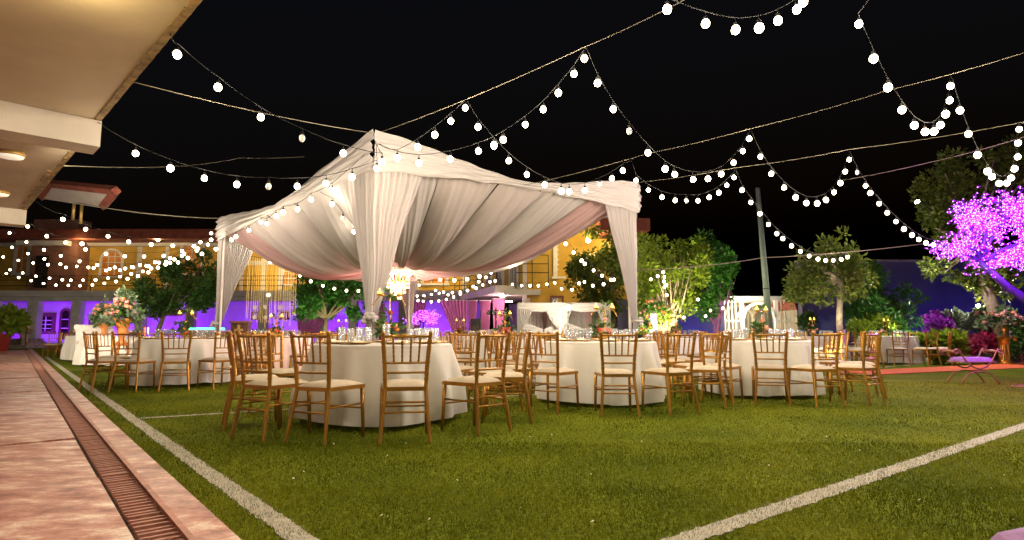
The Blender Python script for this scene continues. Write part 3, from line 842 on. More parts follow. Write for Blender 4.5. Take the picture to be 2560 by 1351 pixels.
# ceiling swags: radial panels from the cross bars down to the middle
ZC = 2.18
def peri(s):                                   # s in 0..4 along the perimeter
    i = int(s) % 4; f = s - int(s)
    return corners[i].lerp(corners[(i + 1) % 4], f)
NP = 5
rv = random.Random(21)
for side in range(4):
    cuts = [0.02, 0.2, 0.41, 0.6, 0.8, 0.98]
    for k in range(NP):
        s0, s1 = side + cuts[k], side + cuts[k + 1]
        ph = rv.uniform(0, 6.28)
        def fn(uu, v, s0=s0, s1=s1, ph=ph):
            q = peri(lerp(s0, s1, uu) % 4)
            ze = TH - 0.41 + 0.05 * math.sin(uu * math.pi)
            t = v
            h = q.lerp(TC, t * 0.985)
            z = ZC + (ze - ZC) * (1 - t) ** 2.0
            bul = 0.46 * math.sin(uu * math.pi) * math.sin(min(1, t * 1.15) * math.pi) ** 0.9
            fold = 0.034 * math.sin(uu * 24 + ph + 1.5 * t) * (0.35 + t) * (1 - t * 0.6) + 0.016 * math.sin(uu * 53 + ph)
            edge = 0.05 * (abs(uu - 0.5) * 2) ** 8
            return Vector((h.x, h.y, z - bul * 0.75 + fold + edge))
        mb = MB(); mb.grid(fn, 36, 40)
        pink = (side, k) in ((3, 0), (0, 4), (2, 4), (2, 0))
        mb.build('ceiling_swag', 'sheer_pink' if pink else ('sheer_cream' if k in (1, 2) else 'sheer_white'), tent, True)
mb = MB(); mb.ball((TC.x, TC.y, ZC - 0.02), 0.22, 16, 8, (1, 1, 0.4)); mb.build('ceiling_rosette', 'sheer_pink', tent, True)

# chandelier in the middle of the tent
ch = thing('chandelier', 'small crystal chandelier glowing under the tent ceiling', 'chandelier', (TC.x, TC.y, 1.75))
cz = 2.0
mb = MB(); mb.tube([(TC.x, TC.y, ZC - 0.05), (TC.x, TC.y, cz - 0.1)], 0.012, 6); mb.lathe([(0.02, -0.12), (0.05, -0.08), (0.03, 0), (0.05, 0.05), (0.015, 0.1)], (TC.x, TC.y, cz), 10)
mb.build('stem', 'gold_metal', ch, True)
cry = MB(); rc = random.Random(8)
for k in range(8):
    a = 2 * math.pi * k / 8; R = 0.23
    p = Vector((TC.x + R * math.cos(a), TC.y + R * math.sin(a), cz + 0.02))
    mb = MB(); mb.tube([(TC.x, TC.y, cz - 0.05), (TC.x + R * .6 * math.cos(a), TC.y + R * .6 * math.sin(a), cz - 0.12), p], 0.009, 6)
    arm = mb.build('arm', 'gold_metal', ch, True)
    mb = MB(); mb.ball(p + Vector((0, 0, .05)), 0.032, 8, 6, (1, 1, 1.4)); mb.build('bulb', 'lamp_warm', arm, True)
for ring_r, n_, z0, z1 in ((0.22, 20, cz - 0.05, cz - 0.2), (0.15, 14, cz - 0.16, cz - 0.30), (0.07, 8, cz - 0.27, cz - 0.42)):
    for k in range(n_):
        a = 2 * math.pi * k / n_
        for j in range(3):
            cry.octa((TC.x + ring_r * math.cos(a), TC.y + ring_r * math.sin(a), lerp(z0, z1, j / 2)), 0.013, 0.026)
cry.build('crystals', 'crystal_glow', ch)

ld = bpy.data.lights.new('chandelier_light', 'POINT'); ld.energy = 150; ld.color = (1.0, .44, .36); ld.shadow_soft_size = .25
lo = bpy.data.objects.new('chandelier_light', ld); COL.objects.link(lo); lo.parent = ch; lo.location = (0, 0, cz - .42 - 1.75)

# ---------------------------------------------------------------- string lights
mb = MB(); mb.ball((0, 0, -0.043), 0.033, 12, 8, (1, 1, 1.12)); bulb_me = proto_mesh(mb, 'bulb', 'bulb_lit', True)
mb = MB(); mb.ball((0, 0, -0.045), 0.030, 12, 8, (1, 1, 1.3)); bulb_off = proto_mesh(mb, 'bulb_unlit', 'flare_glass', True)
mb = MB(); mb.lathe([(0.004, 0.055), (0.004, 0.02), (0.015, 0.016), (0.017, -0.012), (0.013, -0.016)], (0, 0, 0), 8); sock_me = proto_mesh(mb, 'socket', 'cable', True)
BULB_LIGHT = bpy.data.lights.new('bulb_light', 'POINT'); BULB_LIGHT.energy = BULB_W; BULB_LIGHT.color = BULB_C; BULB_LIGHT.shadow_soft_size = 0.05
def string(label, pts, d0, d1, lead=None, off=(), dfun=None, before=(), after=(), bs=1.0):
    """pts: bulbs as seen in the photo, put at depths running from d0 to d1; lead: extra cable ends"""
    n = len(pts)
    P = []
    for i, (x, y) in enumerate(pts):
        f = i / max(1, n - 1)
        P.append(D(x, y, dfun(f) if dfun else lerp(d0, d1, f)) + Vector((0, 0, 0.045)))
    P = [Vector(p) for p in before] + P + [Vector(p) for p in after]  # before, after: unseen bulbs added to light the foreground
    root = thing('string_light', label, 'string light', P[n // 2], 0, 'strings of bulbs')
    path = [p + Vector((0, 0, 0.055)) for p in P]
    if lead:
        if lead[0]: path.insert(0, Vector(lead[0]))
        if lead[1]: path.append(Vector(lead[1]))
    fine = []
    for i in range(len(path) - 1):
        a, b = path[i], path[i + 1]
        for k in range(3):
            t = k / 3; fine.append(a.lerp(b, t) - Vector((0, 0, 0.10 * (a - b).length * t * (1 - t))))
    fine.append(path[-1])
    mb = MB(); mb.tube(fine, 0.004, 5); mb.build('cable', 'cable', root, True)
    for i, p in enumerate(P):
        b = inst(bulb_off if i in off else bulb_me, 'bulb', root, p, random.uniform(0, 6), bs * random.uniform(0.93, 1.08))
        s_ = bpy.data.objects.new('socket', sock_me); COL.objects.link(s_); s_.parent = b
        if i not in off:
            lo = bpy.data.objects.new('bulb_light', BULB_LIGHT); COL.objects.link(lo); lo.parent = b; lo.location = (0, 0, -0.04)
    return P
def fill_bulb_line(a, b, n, sag):
    a, b = Vector(a), Vector(b)
    return [a.lerp(b, (k + .5) / n) - Vector((0, 0, 4 * sag * ((k + .5) / n) * (1 - (k + .5) / n))) for k in range(n)]
F1 = TF - Vector((0, 0, 0.1)); R1 = TR - Vector((0, 0, 0.15)); L1 = TL - Vector((0, 0, 0.15))
ev = lambda px, py: G(px, py, ZS - 0.03)
string('string of bulbs from the porch roof to the tent front, the upper of two', [(443,137),(545,219),(652,294),(755,345),(858,384),(955,405)], 4.9, 6.75, (ev(425, 85), F1), (3,))
string('string of bulbs from the porch beam end to the tent front, below a longer one', [(339,385),(426,421),(511,447),(592,462),(671,466),(743,467),(815,460),(880,443),(942,422)], 6.3, 6.75, (ev(245, 306), F1), (4,))
string('string of bulbs rising from the tent front corner to the rope at upper centre', [(1047,409),(1126,399),(1196,379),(1235,363),(1258,350),(1313,313),(1358,275),(1396,233),(1435,186),(1461,147)], 6.6, 5.75, (F1, D(1466, 118, 5.7)))
string('string of bulbs swooping down from the centre rope past the tent right corner', [(1494,208),(1533,274),(1573,328),(1620,383),(1663,423),(1687,437),(1733,450),(1770,448),(1803,436),(1834,408),(1857,379),(1873,347)], 5.9, 7.9, (D(1466, 118, 5.7), D(1876, 322, 8.0)), (2,))
string('string of bulbs sagging in a deep loop right of centre between two ropes', [(1901,393),(1928,435),(1960,470),(1989,494),(2016,508),(2043,509),(2065,500),(2085,482),(2101,458),(2113,430),(2123,400)], 8.0, 8.9, (D(1876, 322, 8.0), D(2124, 378, 9.0)))
string('string of bulbs descending to the tip of the violet light tree', [(2143,432),(2164,466),(2176,483),(2198,510),(2218,533),(2240,555),(2260,573),(2280,588),(2297,599),(2315,608),(2333,613)], 9.0, 10.6, (D(2124, 378, 9.0), D(2345, 612, 10.8)), (0,))
string('short string of bulbs climbing from the tent front post to the near rope', [(993,396),(1044,368),(1087,337),(1127,304),(1163,271)], 6.7, 6.5, (F1, D(1166, 248, 6.5)))
string('string of bulbs crossing in front of the tent right edge, curving up to a rope', [(1195,318),(1235,365),(1272,403),(1317,438),(1362,463),(1403,478),(1423,480),(1462,477),(1500,462),(1530,447),(1557,427)], 6.5, 8.1, (D(1166, 248, 6.5), D(1590, 392, 8.6)), (8,))
string('string of bulbs just right of the tent corner in a shallow loop', [(1590,452),(1621,477),(1655,494),(1688,502),(1716,502),(1745,503),(1773,494),(1797,482),(1817,464),(1835,444)], 8.8, 9.5, (D(1578, 400, 8.7), D(1838, 420, 9.6)), (4,))
string('long string of bulbs running down past the green pole to the pale-trunked tree', [(1855,476),(1877,507),(1900,535),(1921,562),(1942,585),(1957,597),(1979,615),(2001,629),(2023,641),(2045,648),(2064,652),(2083,652),(2103,649),(2119,643)], 9.7, 12.6, (D(1838, 420, 9.6), D(2140, 632, 13)))
string('loop of large bulbs at the top edge, right of centre', [(1668,25),(1764,61),(1839,76),(1898,70),(1945,53),(1992,25),(2008,5)], 4.1, 4.7, None, before=fill_bulb_line((-1.9, 0.3, 2.9), (1.05, 3.9, 3.3), 15, .35))  # leading bulbs hang unseen overhead, added as foreground fill
string('string of bulbs dropping from the top right edge into a tight loop', [(2147,62),(2184,147),(2220,219),(2255,276),(2286,315),(2313,331),(2335,330),(2351,314),(2364,286),(2374,252),(2376,216)], 4.9, 6.2, (None, D(2378, 188, 6.25)), before=fill_bulb_line((1.6, -2.0, 3.1), (2.75, 4.3, 3.5), 20, .4))  # first bulbs run unseen past the viewpoint, added for more light
string('string of bulbs hanging in a loop near the right edge before the tall tree', [(2400,277),(2421,336),(2444,388),(2469,429),(2480,443),(2498,460),(2517,459),(2528,446),(2536,422),(2544,393),(2545,358),(2548,324)], 6.3, 7.5, (D(2378, 188, 6.25), None), after=fill_bulb_line((6.75, 7.4, 3.4), (5.2, 0.0, 3.0), 22, .5))  # trailing unseen bulbs added to brighten the right foreground
string('string of bulbs along the tent left valance between its two left posts', [(830,476),(778,500),(744,524),(708,531),(690,541),(667,560),(652,556),(622,577),(590,592),(579,600)], 8.0, 12.2, (F1, L1))
string('string of bulbs under the tent ceiling behind the front curtain', [(830,511),(857,546),(885,580)], 8.9, 9.6, (D(800, 480, 8.6), D(905, 600, 10)), (1,))
string('far left string of bulbs, highest one, from the porch end to the tent left post', [(157,549),(214,574),(270,592),(322,605),(378,612),(432,615),(485,616),(528,600)], 10.8, 13.2, (ev(88, 503), L1))
string('far left string of bulbs, second highest row', [(69,567),(117,591),(164,607),(214,624),(265,635),(312,641),(360,642),(409,640),(455,628),(501,606),(528,584)], 14.0, 14.5, (None, L1))
string('far left string of bulbs, third row, merging toward the tent left post', [(24,583),(66,606),(110,625),(152,640),(199,654),(243,663),(287,669),(330,668),(372,666),(415,655),(455,640),(495,622),(520,612)], 17, 14.5, (None, L1))
string('far left string of bulbs, fourth row before the arched amber window', [(30,618),(70,634),(111,647),(151,660),(192,666),(234,670),(274,672),(313,671),(350,662),(388,655),(425,645),(460,634),(492,626)], 25, 16, (None, L1), bs=1.25)
string('far left string of bulbs, fifth row, half sunk among the others', [(8,642),(46,651),(83,657),(120,661),(165,668),(221,668),(265,676),(300,675),(333,668),(366,664),(398,656),(436,648),(470,644),(505,634),(540,622)], 28, 16, (None, L1), bs=1.35)
string('lower left string of bulbs over the arcade, upper of the lowest two', [(25,674),(57,682),(90,690),(124,695),(156,699),(177,700),(208,700),(239,699),(270,695),(300,691),(328,684),(357,678),(378,670),(414,660),(445,655)], 31, 21, bs=1.45)
string('lowest far left string of bulbs, just above the arcade beam', [(16,683),(47,693),(78,701),(109,708),(140,712),(171,713),(200,714),(231,712),(261,708),(290,703),(319,696),(345,689),(371,680),(395,668),(425,656)], 32.5, 21, bs=1.5)
string('string of bulbs strung low under the tent from its left post to the middle', [(622,600),(640,620),(652,636),(680,641),(697,655),(723,673),(750,690),(777,704),(807,715),(836,722),(866,727),(896,728)], 14.2, 16.2, (L1, D(930, 726, 16.3)))
string('string of bulbs behind the chandelier curving up to the right', [(997,667),(1033,683),(1068,693),(1101,700),(1136,701),(1168,698),(1199,692),(1228,681),(1255,668),(1282,652)], 14.6, 11.5, (None, R1))
string('string of bulbs before the yellow balcony, middle of three rows', [(978,713),(1048,713),(1089,726),(1109,730),(1131,731),(1151,730),(1169,726),(1183,716),(1197,704),(1215,693),(1190,682)], 25, 22, bs=1.3)
string('string of bulbs before the violet arcade, lowest of three rows', [(1026,746),(1045,751),(1058,753),(1078,754),(1097,752),(1116,748),(1134,742),(1151,734),(1190,720),(1207,712),(1225,704),(1238,702)], 29, 24, bs=1.4)
string('short string of bulbs low behind the tent rear post', [(1043,740),(1060,739),(1078,736),(1098,733),(1120,737)], 27, 26, bs=1.3)
string('string of bulbs across the yellow wing above the white draped booth', [(1281,711),(1304,714),(1325,714),(1346,714),(1367,711),(1387,707),(1404,722),(1430,724),(1448,708),(1461,705),(1482,714),(1509,710),(1528,699),(1535,699)], 22, 17, bs=1.2)
string('string of bulbs descending through the hanging tree behind the right curtain', [(1414,610),(1434,632),(1454,652),(1462,660),(1484,677),(1505,690)], 12.2, 14.0, (R1 + Vector((-1.2, 0, -.4)), None))
string('cluster string of bulbs tangled in the bright bushy tree', [(1627,699),(1644,691),(1658,681),(1661,693),(1660,704),(1666,713),(1661,719),(1667,738)], 16.6, 16.4)
string('sparse string of bulbs along the foot of the bushy tree by the pergola', [(1709,794),(1745,749),(1764,791),(1776,777),(1807,771)], 17, 18)

# ropes that carry the strings
def rope(label, pts, r=0.004):
    pts = [Vector(p) for p in pts]
    fine = []
    for i in range(len(pts) - 1):
        for k in range(8):
            t = k / 8; fine.append(pts[i].lerp(pts[i + 1], t) - Vector((0, 0, 0.012 * (pts[i] - pts[i + 1]).length * 4 * t * (1 - t))))
    fine.append(pts[-1])
    mb = MB(); mb.tube(fine, r, 5)
    o = mb.build('support_rope', 'rope', None, True)
    tag(o, label, 'rope', 'ropes that hold the string lights')
rope('pale rope rising from the tent front corner to the top edge', [TF + Vector((0, 0, .02)), D(1461, 118, 5.65), D(1720, -5, 4.7), D(2100, -190, 3.9)])
rope('pale rope rising from the tent right side to the right edge, upper one', [D(1300, 466, 9.0), D(1620, 384, 8.5), D(1876, 322, 8.0), D(2220, 226, 6.9), D(2600, 120, 5.6)])
rope('pale rope from the tent right corner to the right edge, lower one', [TR + Vector((0, 0, .02)), D(1838, 420, 9.6), D(2124, 374, 9.0), D(2600, 298, 7.6)])
rope('pale rope from the porch roof to the tent front corner', [ev(330, 205), TF + Vector((0, 0, .02))])
rope('pale rope from the canopy roof to the tent left corner', [D(195, 507, 17.6), TL + Vector((0, 0, .02))], 0.012)
rope('slack rope crossing low behind the green pole to the pale-trunked tree', [D(1594, 676, 11), D(1905, 645, 13), D(2310, 610, 12)], 0.008)
rope('thin rope before the tall tree at the right edge', [D(2100, 452, 12), D(2330, 405, 11), D(2600, 330, 9)], 0.006)
rope('thin dark wire crossing the night sky left of the tent', [ev(160, 415), D(600, 395, 16), D(760, 392, 18)], 0.006)
# ---------------------------------------------------------------- spindle-back banquet chair
def chair_meshes():
    R = {}
    def post(sx):
        mb = MB(); pts, rad = [], []
        knots = [(0.20, -0.275, 0.0), (0.165, -0.205, 0.43), (0.172, -0.215, 0.60), (0.195, -0.262, 0.905)]
        n = 64
        for i in range(n + 1):
            z = 0.905 * i / n
            for a, b in zip(knots, knots[1:]):
                if a[2] <= z <= b[2] + 1e-6:
                    f = (z - a[2]) / (b[2] - a[2]); x, y = lerp(a[0], b[0], f), lerp(a[1], b[1], f); break
            r = 0.0165 if z > 0.1 else 0.0145
            for z0, z1 in ((0.50, 0.56), (0.64, 0.70), (0.79, 0.85)):
                if z0 <= z <= z1: r = 0.0145 + 0.0062 * abs(math.sin((z - z0) / (z1 - z0) * math.pi * 3))
            if 0.58 < z < 0.63 or 0.72 < z < 0.78: r = 0.0185
            if z > 0.872: r = 0.014 + 0.006 * math.sin((z - 0.872) / 0.033 * math.pi)
            pts.append((sx * x, y, z)); rad.append(max(r, 0.006))
        mb.tube(pts, rad, 8); return mb
    R['back_post'] = [(post(-1), True), (post(1), True)]
    def fleg(sx):
        mb = MB(); mb.tube([(sx * 0.20, 0.215, 0), (sx * 0.193, 0.195, 0.42)], [0.0135, 0.0195], 8); return mb
    R['leg'] = [(fleg(-1), True), (fleg(1), True)]
    def crail(z, r, w, y0, bow):
        mb = MB(); pts = [(-w + 2 * w * k / 8, y0 - bow * (1 - (k / 4 - 1) ** 2), z) for k in range(9)]
        mb.tube(pts, r, 6); return mb
    R['top_rail'] = [(crail(0.862, 0.0125, 0.190, -0.253, 0.022), True)]
    R['back_rail'] = [(crail(0.645, 0.0105, 0.174, -0.222, 0.02), True), (crail(0.565, 0.0105, 0.170, -0.21, 0.02), True)]
    sp = []
    for k in range(4):
        x = -0.105 + 0.07 * k
        b = 1 - (x / 0.18) ** 2
        mb = MB(); pts, rad = [], []
        for i in range(13):
            f = i / 12; pts.append((x * lerp(0.95, 1.05, f), lerp(-0.222, -0.253, f) - lerp(0.02, 0.022, f) * b, lerp(0.645, 0.862, f)))
            rad.append(0.0075 + (0.0022 if i % 2 else 0))
        mb.tube(pts, rad, 6); sp.append((mb, True))
    R['spindle'] = sp
    mb = MB()
    o = [(-0.172, -0.215), (0.172, -0.215), (0.208, 0.215), (-0.208, 0.215)]
    mb.prism(o, 0.415, 0.448); R['seat_frame'] = [(mb, False)]
    mb = MB()
    def cf(u, v):
        x = (u - 0.5) * 2; y = (v - 0.5) * 2
        hw = lerp(0.160, 0.197, v)
        h = 0.040 * max(0, (1 - abs(x) ** 3.5) * (1 - abs(y) ** 3.5)) ** 0.5
        return (hw * x, 0.208 * y, 0.449 + h)
    mb.grid(cf, 12, 12); R['cushion'] = [(mb, True)]
    st = []
    for z, sides in ((0.285, 'lr'), (0.245, 'fb'), (0.325, 'b')):
        fz = 1 - z / 0.42
        fx, fy = 0.193 + 0.007 * fz, 0.195 + 0.02 * fz
        bx, by = 0.165 + 0.035 * (1 - z / 0.43), -0.205 - 0.07 * (1 - z / 0.43)
        if 'l' in sides:
            for s_ in (-1, 1):
                m2 = MB(); m2.tube([(s_ * fx, fy, z), (s_ * bx, by, z)], 0.0095, 6); st.append((m2, True))
        if 'f' in sides:
            m2 = MB(); m2.tube([(-fx, fy, z), (fx, fy, z)], 0.0095, 6); st.append((m2, True))
        if 'b' in sides:
            m2 = MB(); m2.tube([(-bx, by, z), (bx, by, z)], 0.0095, 6); st.append((m2, True))
    R['stretcher'] = st
    return [(nm, proto_mesh(m_, nm, 'cushion' if nm == 'cushion' else 'gold_paint', sm_)) for nm, L in R.items() for m_, sm_ in L]
CHAIR = chair_meshes()
def chair(loc, rz, label, group):
    t = thing('banquet_chair', label, 'chair', loc, rz, group)
    for nm, me in CHAIR:
        o = bpy.data.objects.new(nm, me); COL.objects.link(o); o.parent = t
    return t
SECT = {-90: 'nearest the viewer', -60: 'front right', -30: 'right, toward the viewer', 0: 'right side', 30: 'right, toward the back', 60: 'rear right', 90: 'far side',
        120: 'rear left', 150: 'left, toward the back', 180: 'left side', -150: 'left, toward the viewer', -120: 'front left'}
def ring_chairs(c, angles, desc, R=1.27, view=None):
    used = set()
    va = math.degrees(math.atan2(-c.y, -c.x)) + 90            # rotate so that -90 means toward the camera
    rc = random.Random(int(c.x * 100 + c.y * 10))
    for a in angles:
        rel = a - va
        best = sorted(SECT, key=lambda k: abs((rel - k + 180) % 360 - 180))
        k = next(q for q in best if q not in used); used.add(k)
        an = math.radians(a); r = R + rc.uniform(-0.06, 0.06)
        p = Vector((c.x + r * math.cos(an), c.y + r * math.sin(an), 0))
        chair(p, an + math.pi / 2 + rc.gauss(0, 0.10), 'gold chair, %s of the %s' % (SECT[k], desc), 'chairs round the banquet tables')

# ---------------------------------------------------------------- tables, table ware
def cloth_mesh(seed, r=0.72, h=0.775):
    rv = random.Random(seed); nf = rv.choice([11, 12, 13, 14]); ph = [rv.uniform(0, 6.28) for _ in range(5)]
    def fn(u, v):
        th = 2 * math.pi * u
        if v < 0.22:
            rr_ = r * (v / 0.22) * 0.985; return (rr_ * math.cos(th), rr_ * math.sin(th), h + 0.002 * math.sin(th * 9 + ph[0]) * (v / 0.22))
        if v < 0.30:
            f = (v - 0.22) / 0.08; a = f * math.pi / 2
            rr_ = r * 0.985 + 0.022 * math.sin(a); return (rr_ * math.cos(th), rr_ * math.sin(th), h - 0.022 * (1 - math.cos(a)))
        f = (v - 0.30) / 0.70
        fold = math.sin(th * nf + 1.2 * math.sin(th * 2 + ph[1]) + ph[2]) + 0.5 * math.sin(th * (nf * 2 - 3) + ph[3]) + 0.35 * math.sin(th * 5 + ph[4])
        rr_ = r + 0.008 + 0.075 * f ** 0.8 + (0.060 * fold + 0.03 * max(0, math.sin(th * (nf - 4) + ph[0])) ** 3) * min(1, f * 1.7) ** 1.1
        z = lerp(h - 0.022, 0.045 + 0.012 * math.sin(th * 3 + ph[1]) + 0.010 * fold, f)
        return (rr_ * math.cos(th), rr_ * math.sin(th), z)
    mb = MB(); mb.grid(fn, 160, 40, True)
    return proto_mesh(mb, 'tablecloth', 'table_linen', True)
CLOTHS = [cloth_mesh(s) for s in (1, 2, 3, 4)]
mb = MB(); mb.lathe([(0.30, 0.0), (0.30, 0.03), (0.06, 0.06), (0.05, 0.74)], (0, 0, 0), 14); LEGME = proto_mesh(mb, 'pedestal', 'black_plastic')
# tumbler with thick bottom, two walls
mb = MB(); mb.lathe([(0.026, 0), (0.028, 0.012), (0.037, 0.155), (0.0345, 0.155), (0.026, 0.018), (0.005, 0.018)], (0, 0, 0), 14, False); GLASS = proto_mesh(mb, 'glass', 'glass', True)
mb = MB(); mb.lathe([(0.08, 0), (0.10, 0.004), (0.165, 0.016), (0.168, 0.020), (0.10, 0.010), (0.01, 0.009)], (0, 0, 0), 28, False); CHARGER = proto_mesh(mb, 'charger', 'gold_metal', True)
def napf(u, v):
    x, y = (u - .5) * 0.24, (v - .5) * 0.12
    return (x, y, 0.014 + 0.022 * math.exp(-(y / 0.035) ** 2) * (0.6 + 0.4 * math.cos(x * 30)) + 0.006 * math.sin(x * 50))
mb = MB(); mb.grid(napf, 14, 10); NAPKIN = proto_mesh(mb, 'napkin', 'napkin', True)
def rose_mesh(m_):
    mb = MB(); rv = random.Random(5)
    mb.ball((0, 0, 0.0), 0.55, 8, 6)
    for ring_, (n_, rr_, tilt, sz) in enumerate(((4, 0.45, 0.25, 0.55), (5, 0.72, 0.6, 0.65), (6, 0.9, 1.0, 0.7))):
        for k in range(n_):
            a = 2 * math.pi * (k + 0.4 * ring_) / n_
            ca, sa = math.cos(a), math.sin(a)
            pts = []
            for iu in range(4):
                for iv in range(3):
                    w = (iu / 3 - .5) * sz * 1.3; hgt = -0.45 + iv * 0.5 * (1.1 - 0.2 * abs(iu - 1.5))
                    rad = rr_ * 0.62 + 0.28 * tilt * (iv / 2) ** 2 - 0.35 * w * w
                    pts.append((rad * ca - w * sa, rad * sa + w * ca, hgt - 0.18 * tilt * (iv / 2) ** 2))
            fs = [(i * 3 + j, i * 3 + j + 1, (i + 1) * 3 + j + 1, (i + 1) * 3 + j) for i in range(3) for j in range(2)]
            mb.add(pts, fs)
    return proto_mesh(mb, 'rose', m_, True)
ROSE = {k: rose_mesh('rose_' + k) for k in ('peach', 'pink', 'red', 'orange')}
def leaves(centers, n, size, seed, spread, up=0.3, squash=1.0, out=None):
    """n folded leaves scattered round the given clump centres (lists of (Vector, radius))"""
    r_ = np.random.default_rng(seed)
    C = np.array([[c.x, c.y, c.z] for c, _ in centers]); Rd = np.array([q for _, q in centers])
    w = Rd ** 2; idx = r_.choice(len(C), n, p=w / w.sum())
    g = r_.normal(0, 1, (n, 3)); g /= np.linalg.norm(g, axis=1)[:, None] + 1e-9
    rad = r_.uniform(0, 1, n) ** 0.45
    pos = C[idx] + g * (rad * Rd[idx])[:, None] * np.array([1, 1, squash]) * spread
    d = g + r_.normal(0, 0.55, (n, 3)); d[:, 2] += up; d /= np.linalg.norm(d, axis=1)[:, None] + 1e-9
    s_ = np.cross(d, r_.normal(0, 1, (n, 3))); s_ /= np.linalg.norm(s_, axis=1)[:, None] + 1e-9
    nn = np.cross(d, s_)
    L = size * r_.uniform(0.65, 1.3, n)[:, None]; Wd = L * 0.26
    V = np.stack([pos, pos + d * L * .45 + s_ * Wd + nn * L * 0.08, pos + d * L, pos + d * L * .45 - s_ * Wd + nn * L * 0.08], 1).reshape(-1, 3)
    mb = MB()
    mb.v = [tuple(p) for p in V.tolist()]
    mb.f = [(4 * i, 4 * i + 1, 4 * i + 2, 4 * i + 3) for i in range(n)]
    mb.m = [0] * n
    return mb
def centerpiece(c, h, label, seed, cols):
    rv = random.Random(seed)
    t = thing('centerpiece', label, 'flower centerpiece', c, rv.uniform(0, 1), 'table centerpieces')
    mb = MB(); mb.lathe([(0.05, 0), (0.055, 0.01), (0.03, 0.03), (0.085, 0.075), (0.09, 0.09), (0.07, 0.085)], (0, 0, 0), 14); mb.build('bowl', 'gold_metal', t, True, True)
    mb = MB(); mb.tube([(0, 0, 0.05), (0.006, 0, h * 0.5), (0, 0, h)], 0.008, 6); mb.build('stem', 'gold_metal', t, True, True)
    for s_ in (-1, 1):
        mb = MB(); mb.tube([(0, 0, h), (s_ * 0.07, 0, h + 0.012), (s_ * 0.13, 0, h - 0.02), (s_ * 0.185, 0.02, h - 0.10)], 0.006, 6); mb.build('arm', 'gold_metal', t, True, True)
        mb = MB(); mb.lathe([(0.012, 0), (0.03, 0.008), (0.032, 0.03), (0.026, 0.032)], (s_ * 0.11, 0, h - 0.002), 10); cup = mb.build('candle_cup', 'gold_metal', t, True, True)
        mb = MB(); mb.lathe([(0.024, 0.02), (0.024, 0.045), (0.006, 0.05), (0.009, 0.065), (0.002, 0.085)], (s_ * 0.11, 0, h - 0.002), 8); mb.build('candle', 'flame', cup, True, True)
    cl = [(Vector((rv.uniform(-.1, .1), rv.uniform(-.1, .1), 0.13 + rv.uniform(-.03, .06))), 0.07) for _ in range(6)] + [(Vector((0.01, 0, h + 0.04)), 0.055), (Vector((0.0, 0.02, h * 0.62)), 0.045)]
    mb = leaves(cl, 110, 0.085, seed, 1.0); mb.build('foliage', 'leaf_dark', t, False, True)
    for k in range(9):
        a = rv.uniform(0, 6.28); rr_ = rv.uniform(0.03, 0.13); z = 0.10 + rv.uniform(0, 0.10)
        if k == 0: a, rr_, z = 0.0, 0.01, 0.10 + 0.45 * h
        o = bpy.data.objects.new('rose', ROSE[rv.choice(cols)]); COL.objects.link(o); o.parent = t
        o.location = (rr_ * math.cos(a), rr_ * math.sin(a), z); s_ = rv.uniform(0.032, 0.05); o.scale = (s_, s_, s_); o.rotation_euler = (rv.uniform(-.7, .7), rv.uniform(-.7, .7), a)
    return t
TABLES = [  # photo column of the centre, distance, description, chair angles, centrepiece height, glasses, chargers
    ('nearest round table', 958, 6.40, [-99, -69, -37, -6, 26, 58, 92, 126, 160, -156, -125], 0.50, 16, 9),
    ('left round table near the white settee', 462, 10.6, [-120, -92, -66, -38, -4, 32, 68, 104, 140, 178], 0.42, 16, 8),
    ('round table right of the nearest one', 1500, 8.02, [-91, -124, -60, -26, 8, 42, 76, 112, 148, -158], 0.42, 18, 9),
    ('violet-lit round table right of centre', 1893, 8.9, [-134, -106, -84, -54, -18, 18, 54, 92, 130, 168], 0.42, 18, 9),
    ('far right round table by the garden', 2217, 17.4, [-146, -112, -80, -44, -8, 28, 64, 100, 138, 176], 0.42, 10, 0),
    ('middle table between the two nearest', 1262, 10.8, [-152, -116, -78, -42, -8, 28, 64, 100, 138, 172], 0.42, 12, 8),
    ('table behind the two right-hand tables', 1690, 12.8, [-120, -150, -84, -46, -12, 24, 60, 98, 136, 172], 0.42, 12, 6),
    ('table just left of the far right one', 2032, 16.0, [-100, -64, -130, -28, 10, 160], 0.42, 8, 0),
    ('table left of the tent front post', 690, 12.6, [-150, -116, -80, -44, -8, 28, 64, 100, 138, 174], 0.42, 12, 6),
    ('back table under the tent ceiling', 855, 18.5, [-120, -84, -48, -156], 0.42, 8, 0),
    ('back table before the pink curtains', 1150, 17.5, [-126, -90, -54, -20], 0.42, 8, 0),
]
CP_COL = [('red', 'orange', 'peach'), ('orange', 'peach', 'red'), ('pink', 'red', 'peach'), ('pink', 'peach', 'red'), ('peach', 'pink'), ('peach', 'red'), ('peach', 'pink'), ('peach', 'pink'), ('red', 'peach'), ('peach', 'pink'), ('peach', 'red')]
